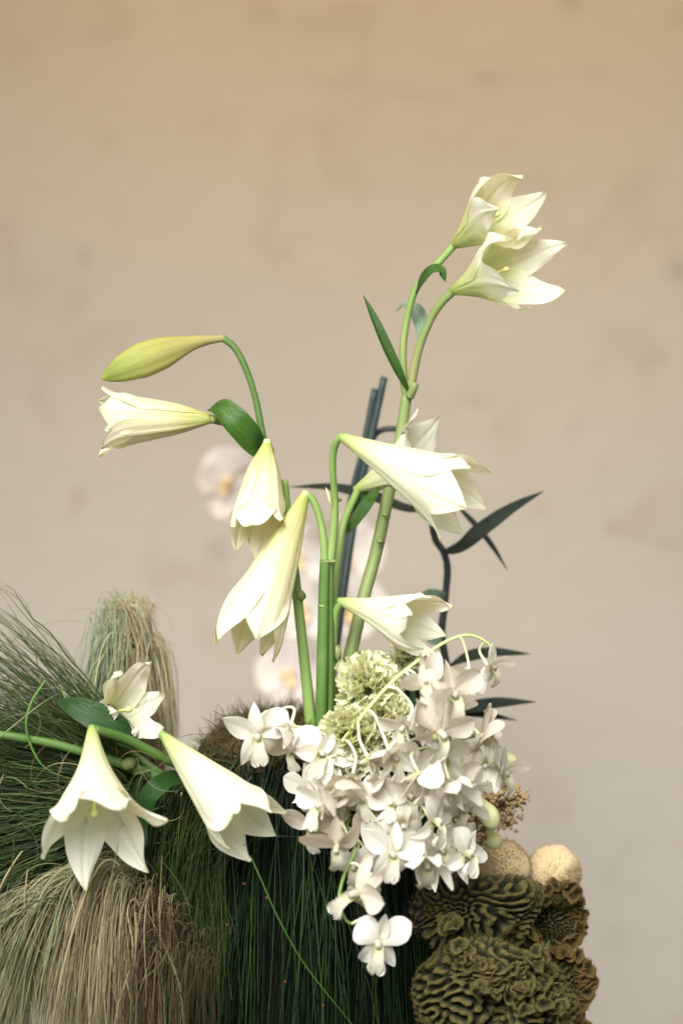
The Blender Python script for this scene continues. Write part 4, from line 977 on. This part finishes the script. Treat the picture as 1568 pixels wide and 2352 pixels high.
def cup(c, axis, R, seed, nr=11, na=26):
    """one rolled, slightly ruffled lobe of a crest"""
    g = np.random.default_rng(seed); fr = frame_from(axis, g.uniform(0, 6.28))
    t = np.linspace(0, 1, nr)[:, None]; a = np.linspace(0, 2 * np.pi, na, endpoint=False)[None, :]
    prof_r = np.interp(t, [0, .25, .5, .7, .82, .92, 1], [.10, .34, .62, .90, 1.0, .95, .74]); prof_z = np.interp(t, [0, .25, .5, .7, .82, .92, 1], [-1.0, -.62, -.25, .10, .22, .30, .20])
    wave = 1 + .20 * np.sin(2 * a + g.uniform(0, 6)) + .13 * np.sin(3 * a + g.uniform(0, 6)) + .06 * np.sin(7 * a + g.uniform(0, 6))
    zz = prof_z + t * (.28 * np.sin(2 * a + g.uniform(0, 6)) + .16 * np.sin(4 * a + g.uniform(0, 6)))
    x, y = prof_r * wave * np.cos(a), prof_r * wave * np.sin(a)
    # inner bowl
    t2 = np.linspace(0, 1, 5)[1:, None]
    r2 = .74 * (1 - t2) + .06 * t2; z2 = .20 - .75 * t2**.8
    zi = z2 + (1 - t2) * (zz[-1:] - .20)
    X = np.concatenate([x, r2 * wave * np.cos(a)]); Y = np.concatenate([y, r2 * wave * np.sin(a)]); Z = np.concatenate([zz, zi])
    V = np.stack([X, Y, Z], -1).reshape(-1, 3) * R
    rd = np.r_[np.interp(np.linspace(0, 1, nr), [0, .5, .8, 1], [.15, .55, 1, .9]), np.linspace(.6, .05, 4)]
    return V @ fr.T + np.asarray(c), grid_faces(nr + 4, na, True), {'ridge': np.repeat(rd, na), 'pu': np.repeat(rd, na)}

def crest(pts, out, R, n, seed, spread=.003):
    g = np.random.default_rng(seed); c = spline(pts, n)
    out = np.broadcast_to(np.asarray(out, float), c.shape)
    return join([cup(c[i] + g.normal(size=3) * spread, nrm(nrm(out[i]) + g.normal(size=3) * .35), R * g.uniform(.75, 1.25), seed * 100 + i) for i in range(n)])

def comb(label, parts_, stem_px, org):
    t = thing('cockscomb', label, 'flower', org, 'olive cockscomb flowers')
    for nm, geo, mt in parts_:
        part(nm, geo, M[mt], t)
        v, f_, a_ = geo                             # velvet nap on the ridge tops
        i = np.flatnonzero(a_['ridge'] > .6); i = rng.choice(i, min(len(i), 3000), False)
        if mt == 'celosia_brown' or len(i) < 50: continue
        b = v[i]; dr = nrm(nrm(b - v.mean(0)) + rng.normal(size=b.shape) * .5)
        part('velvet_nap', strand_mesh(np.stack([b, b + dr * .0009, b + dr * rng.uniform(.0012, .0030, (len(b), 1))], 1), rng.uniform(.0003, .0006, len(b))), M['fuzz'], t, kind='stuff')
    part('stem', tube(stem_px, [.007, .006, .005], 10, 16, .03), M['stem_olive'], t)

def CM(px, py): return px * S, py * S
def at(px, py, y): return P(px, py, y)

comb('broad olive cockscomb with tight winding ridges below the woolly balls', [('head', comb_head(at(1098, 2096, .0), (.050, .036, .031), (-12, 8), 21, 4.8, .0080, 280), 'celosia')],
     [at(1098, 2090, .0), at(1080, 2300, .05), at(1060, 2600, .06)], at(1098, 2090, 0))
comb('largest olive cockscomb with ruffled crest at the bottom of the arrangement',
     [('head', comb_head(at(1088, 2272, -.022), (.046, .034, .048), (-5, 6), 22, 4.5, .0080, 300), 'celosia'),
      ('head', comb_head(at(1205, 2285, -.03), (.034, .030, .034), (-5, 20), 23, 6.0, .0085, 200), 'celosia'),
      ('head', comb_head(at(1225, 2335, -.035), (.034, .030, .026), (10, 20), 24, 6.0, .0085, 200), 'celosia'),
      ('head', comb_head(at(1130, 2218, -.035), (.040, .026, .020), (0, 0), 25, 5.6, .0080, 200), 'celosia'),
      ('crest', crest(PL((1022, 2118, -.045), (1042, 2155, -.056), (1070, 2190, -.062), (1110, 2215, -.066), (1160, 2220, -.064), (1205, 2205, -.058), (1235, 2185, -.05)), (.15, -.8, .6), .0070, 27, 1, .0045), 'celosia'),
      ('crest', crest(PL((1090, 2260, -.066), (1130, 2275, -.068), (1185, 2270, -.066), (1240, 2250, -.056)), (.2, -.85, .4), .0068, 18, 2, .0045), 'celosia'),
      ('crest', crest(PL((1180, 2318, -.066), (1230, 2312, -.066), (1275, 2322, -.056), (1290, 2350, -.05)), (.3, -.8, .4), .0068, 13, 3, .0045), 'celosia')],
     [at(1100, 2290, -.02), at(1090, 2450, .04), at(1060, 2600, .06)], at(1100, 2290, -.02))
def fan_comb(label, c, half, y, arc, seed, mat='celosia_rust', nl=17, R=.0076):
    aa = np.radians(np.linspace(arc[0], arc[1], 9))
    pts = [P(c[0] + half[0] * math.cos(a) * .86, c[1] - half[1] * math.sin(a) * .86, y - .012) for a in aa]
    cl = spline(pts, nl); ctr = P(c[0], c[1], y + .01)
    body = comb_head(P(c[0], c[1], y + .01), (half[0] * S * .88, .026, half[1] * S * .88), (0, -20), seed, 3.6, .0038, 150, 2.2, .12, .0012)
    o = P(c[0], c[1], y)
    comb(label, [('head', body, 'celosia'), ('crest', crest(pts, nrm(cl - ctr) + np.array([0, -.45, 0]), R, nl, seed, .002), mat)], [o + np.array([0, .015, 0]), P(c[0] - 60, c[1] + 200, .06), P(1060, 2600, .07)], o)
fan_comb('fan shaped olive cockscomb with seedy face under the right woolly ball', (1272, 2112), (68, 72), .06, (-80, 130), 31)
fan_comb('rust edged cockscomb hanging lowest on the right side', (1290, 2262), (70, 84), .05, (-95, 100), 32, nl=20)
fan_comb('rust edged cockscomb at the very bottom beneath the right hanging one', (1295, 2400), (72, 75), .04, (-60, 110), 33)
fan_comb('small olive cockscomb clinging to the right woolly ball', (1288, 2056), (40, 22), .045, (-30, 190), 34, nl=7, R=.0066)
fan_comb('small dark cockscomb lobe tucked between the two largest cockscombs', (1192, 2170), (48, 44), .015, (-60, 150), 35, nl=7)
comb('dim brown fuzzy cockscomb in the shade beside the grass skirt', [('head', comb_head(at(985, 2105, .03), (.030, .026, .027), (0, -15), 36, 3.4, .004, 140, 2.2, .2, .0012), 'celosia_brown')],
     [at(985, 2105, .03), at(1000, 2300, .06), at(1040, 2600, .07)], at(985, 2105, .03))
comb('dim olive cockscomb low behind the trailing orchid flower', [('head', comb_head(at(1035, 2335, .0), (.032, .03, .042), (0, -15), 37, 5.2, .008, 220), 'celosia')],
     [at(1010, 2320, .0), at(1020, 2500, .05), at(1040, 2600, .07)], at(1010, 2320, 0))

# ------------------------------------------------------------------ woolly balls and seed heads
def woolly(label, px, py, y, rpx, seed):
    c = P(px, py, y); R = rpx * S * (CAM_D + y) / CAM_D
    t = thing('woolly_ball', label, 'flower', c, 'tan woolly ball flowers')
    part('ball', blob(c, R * .965, seed, .13, 40, 56, (1, 1, 1), 3.0), M['wool'], t, c)
    n = 5200; d = nrm(rng.normal(size=(n, 3))); b = c + d * R * .95
    e = b + d * rng.uniform(.0012, .0030, (n, 1)) + rng.normal(size=(n, 3)) * .0010
    part('fibres', strand_mesh(np.stack([b, (b + e) / 2 + rng.normal(size=(n, 3)) * .0003, e], 1), rng.uniform(.0004, .0009, n)), M['wool_fibre'], t, c, kind='stuff')
    part('stem', tube([c - np.array([0, -.005, R * .9]), c + np.array([-.03, .0, -.12]), P(1060, 2600, .1)], .003, 8, 14), M['stem_olive'], t, c)
woolly('tan woolly ball half hidden behind the lowest white orchids', 1156, 1990, .06, 60, 1)
woolly('tan woolly ball standing clear against the wall, cockscomb at its foot', 1270, 2004, .07, 63, 2)

sd = thing('seed_head_spray', 'branching spray of tan seed heads behind the right orchids', 'seed heads', P(1100, 1960, .08))
root = P(1080, 1990, .07)
for i, (px, py) in enumerate([(1185, 1832), (1165, 1815), (1150, 1855), (1125, 1880), (1135, 1830), (1090, 1900), (1100, 1860), (1160, 1880), (1080, 1850), (1110, 1925), (1060, 1800), (1075, 1940)]):
    e = P(px, py, .06 + .02 * rng.random()); b = .45 * root + .55 * e + rng.normal(size=3) * .006
    part('twig', tube([root, b, e], [.0014, .0009], 6, 10), M['seed'], sd)
    gs = [blob(e + rng.normal(size=3) * np.array([.0064, .005, .0050]), rng.uniform(.0012, .0024), k, .4, 6, 7) for k in range(90)]
    part('seed_cluster', join(gs), M['seed'], sd, kind='stuff')
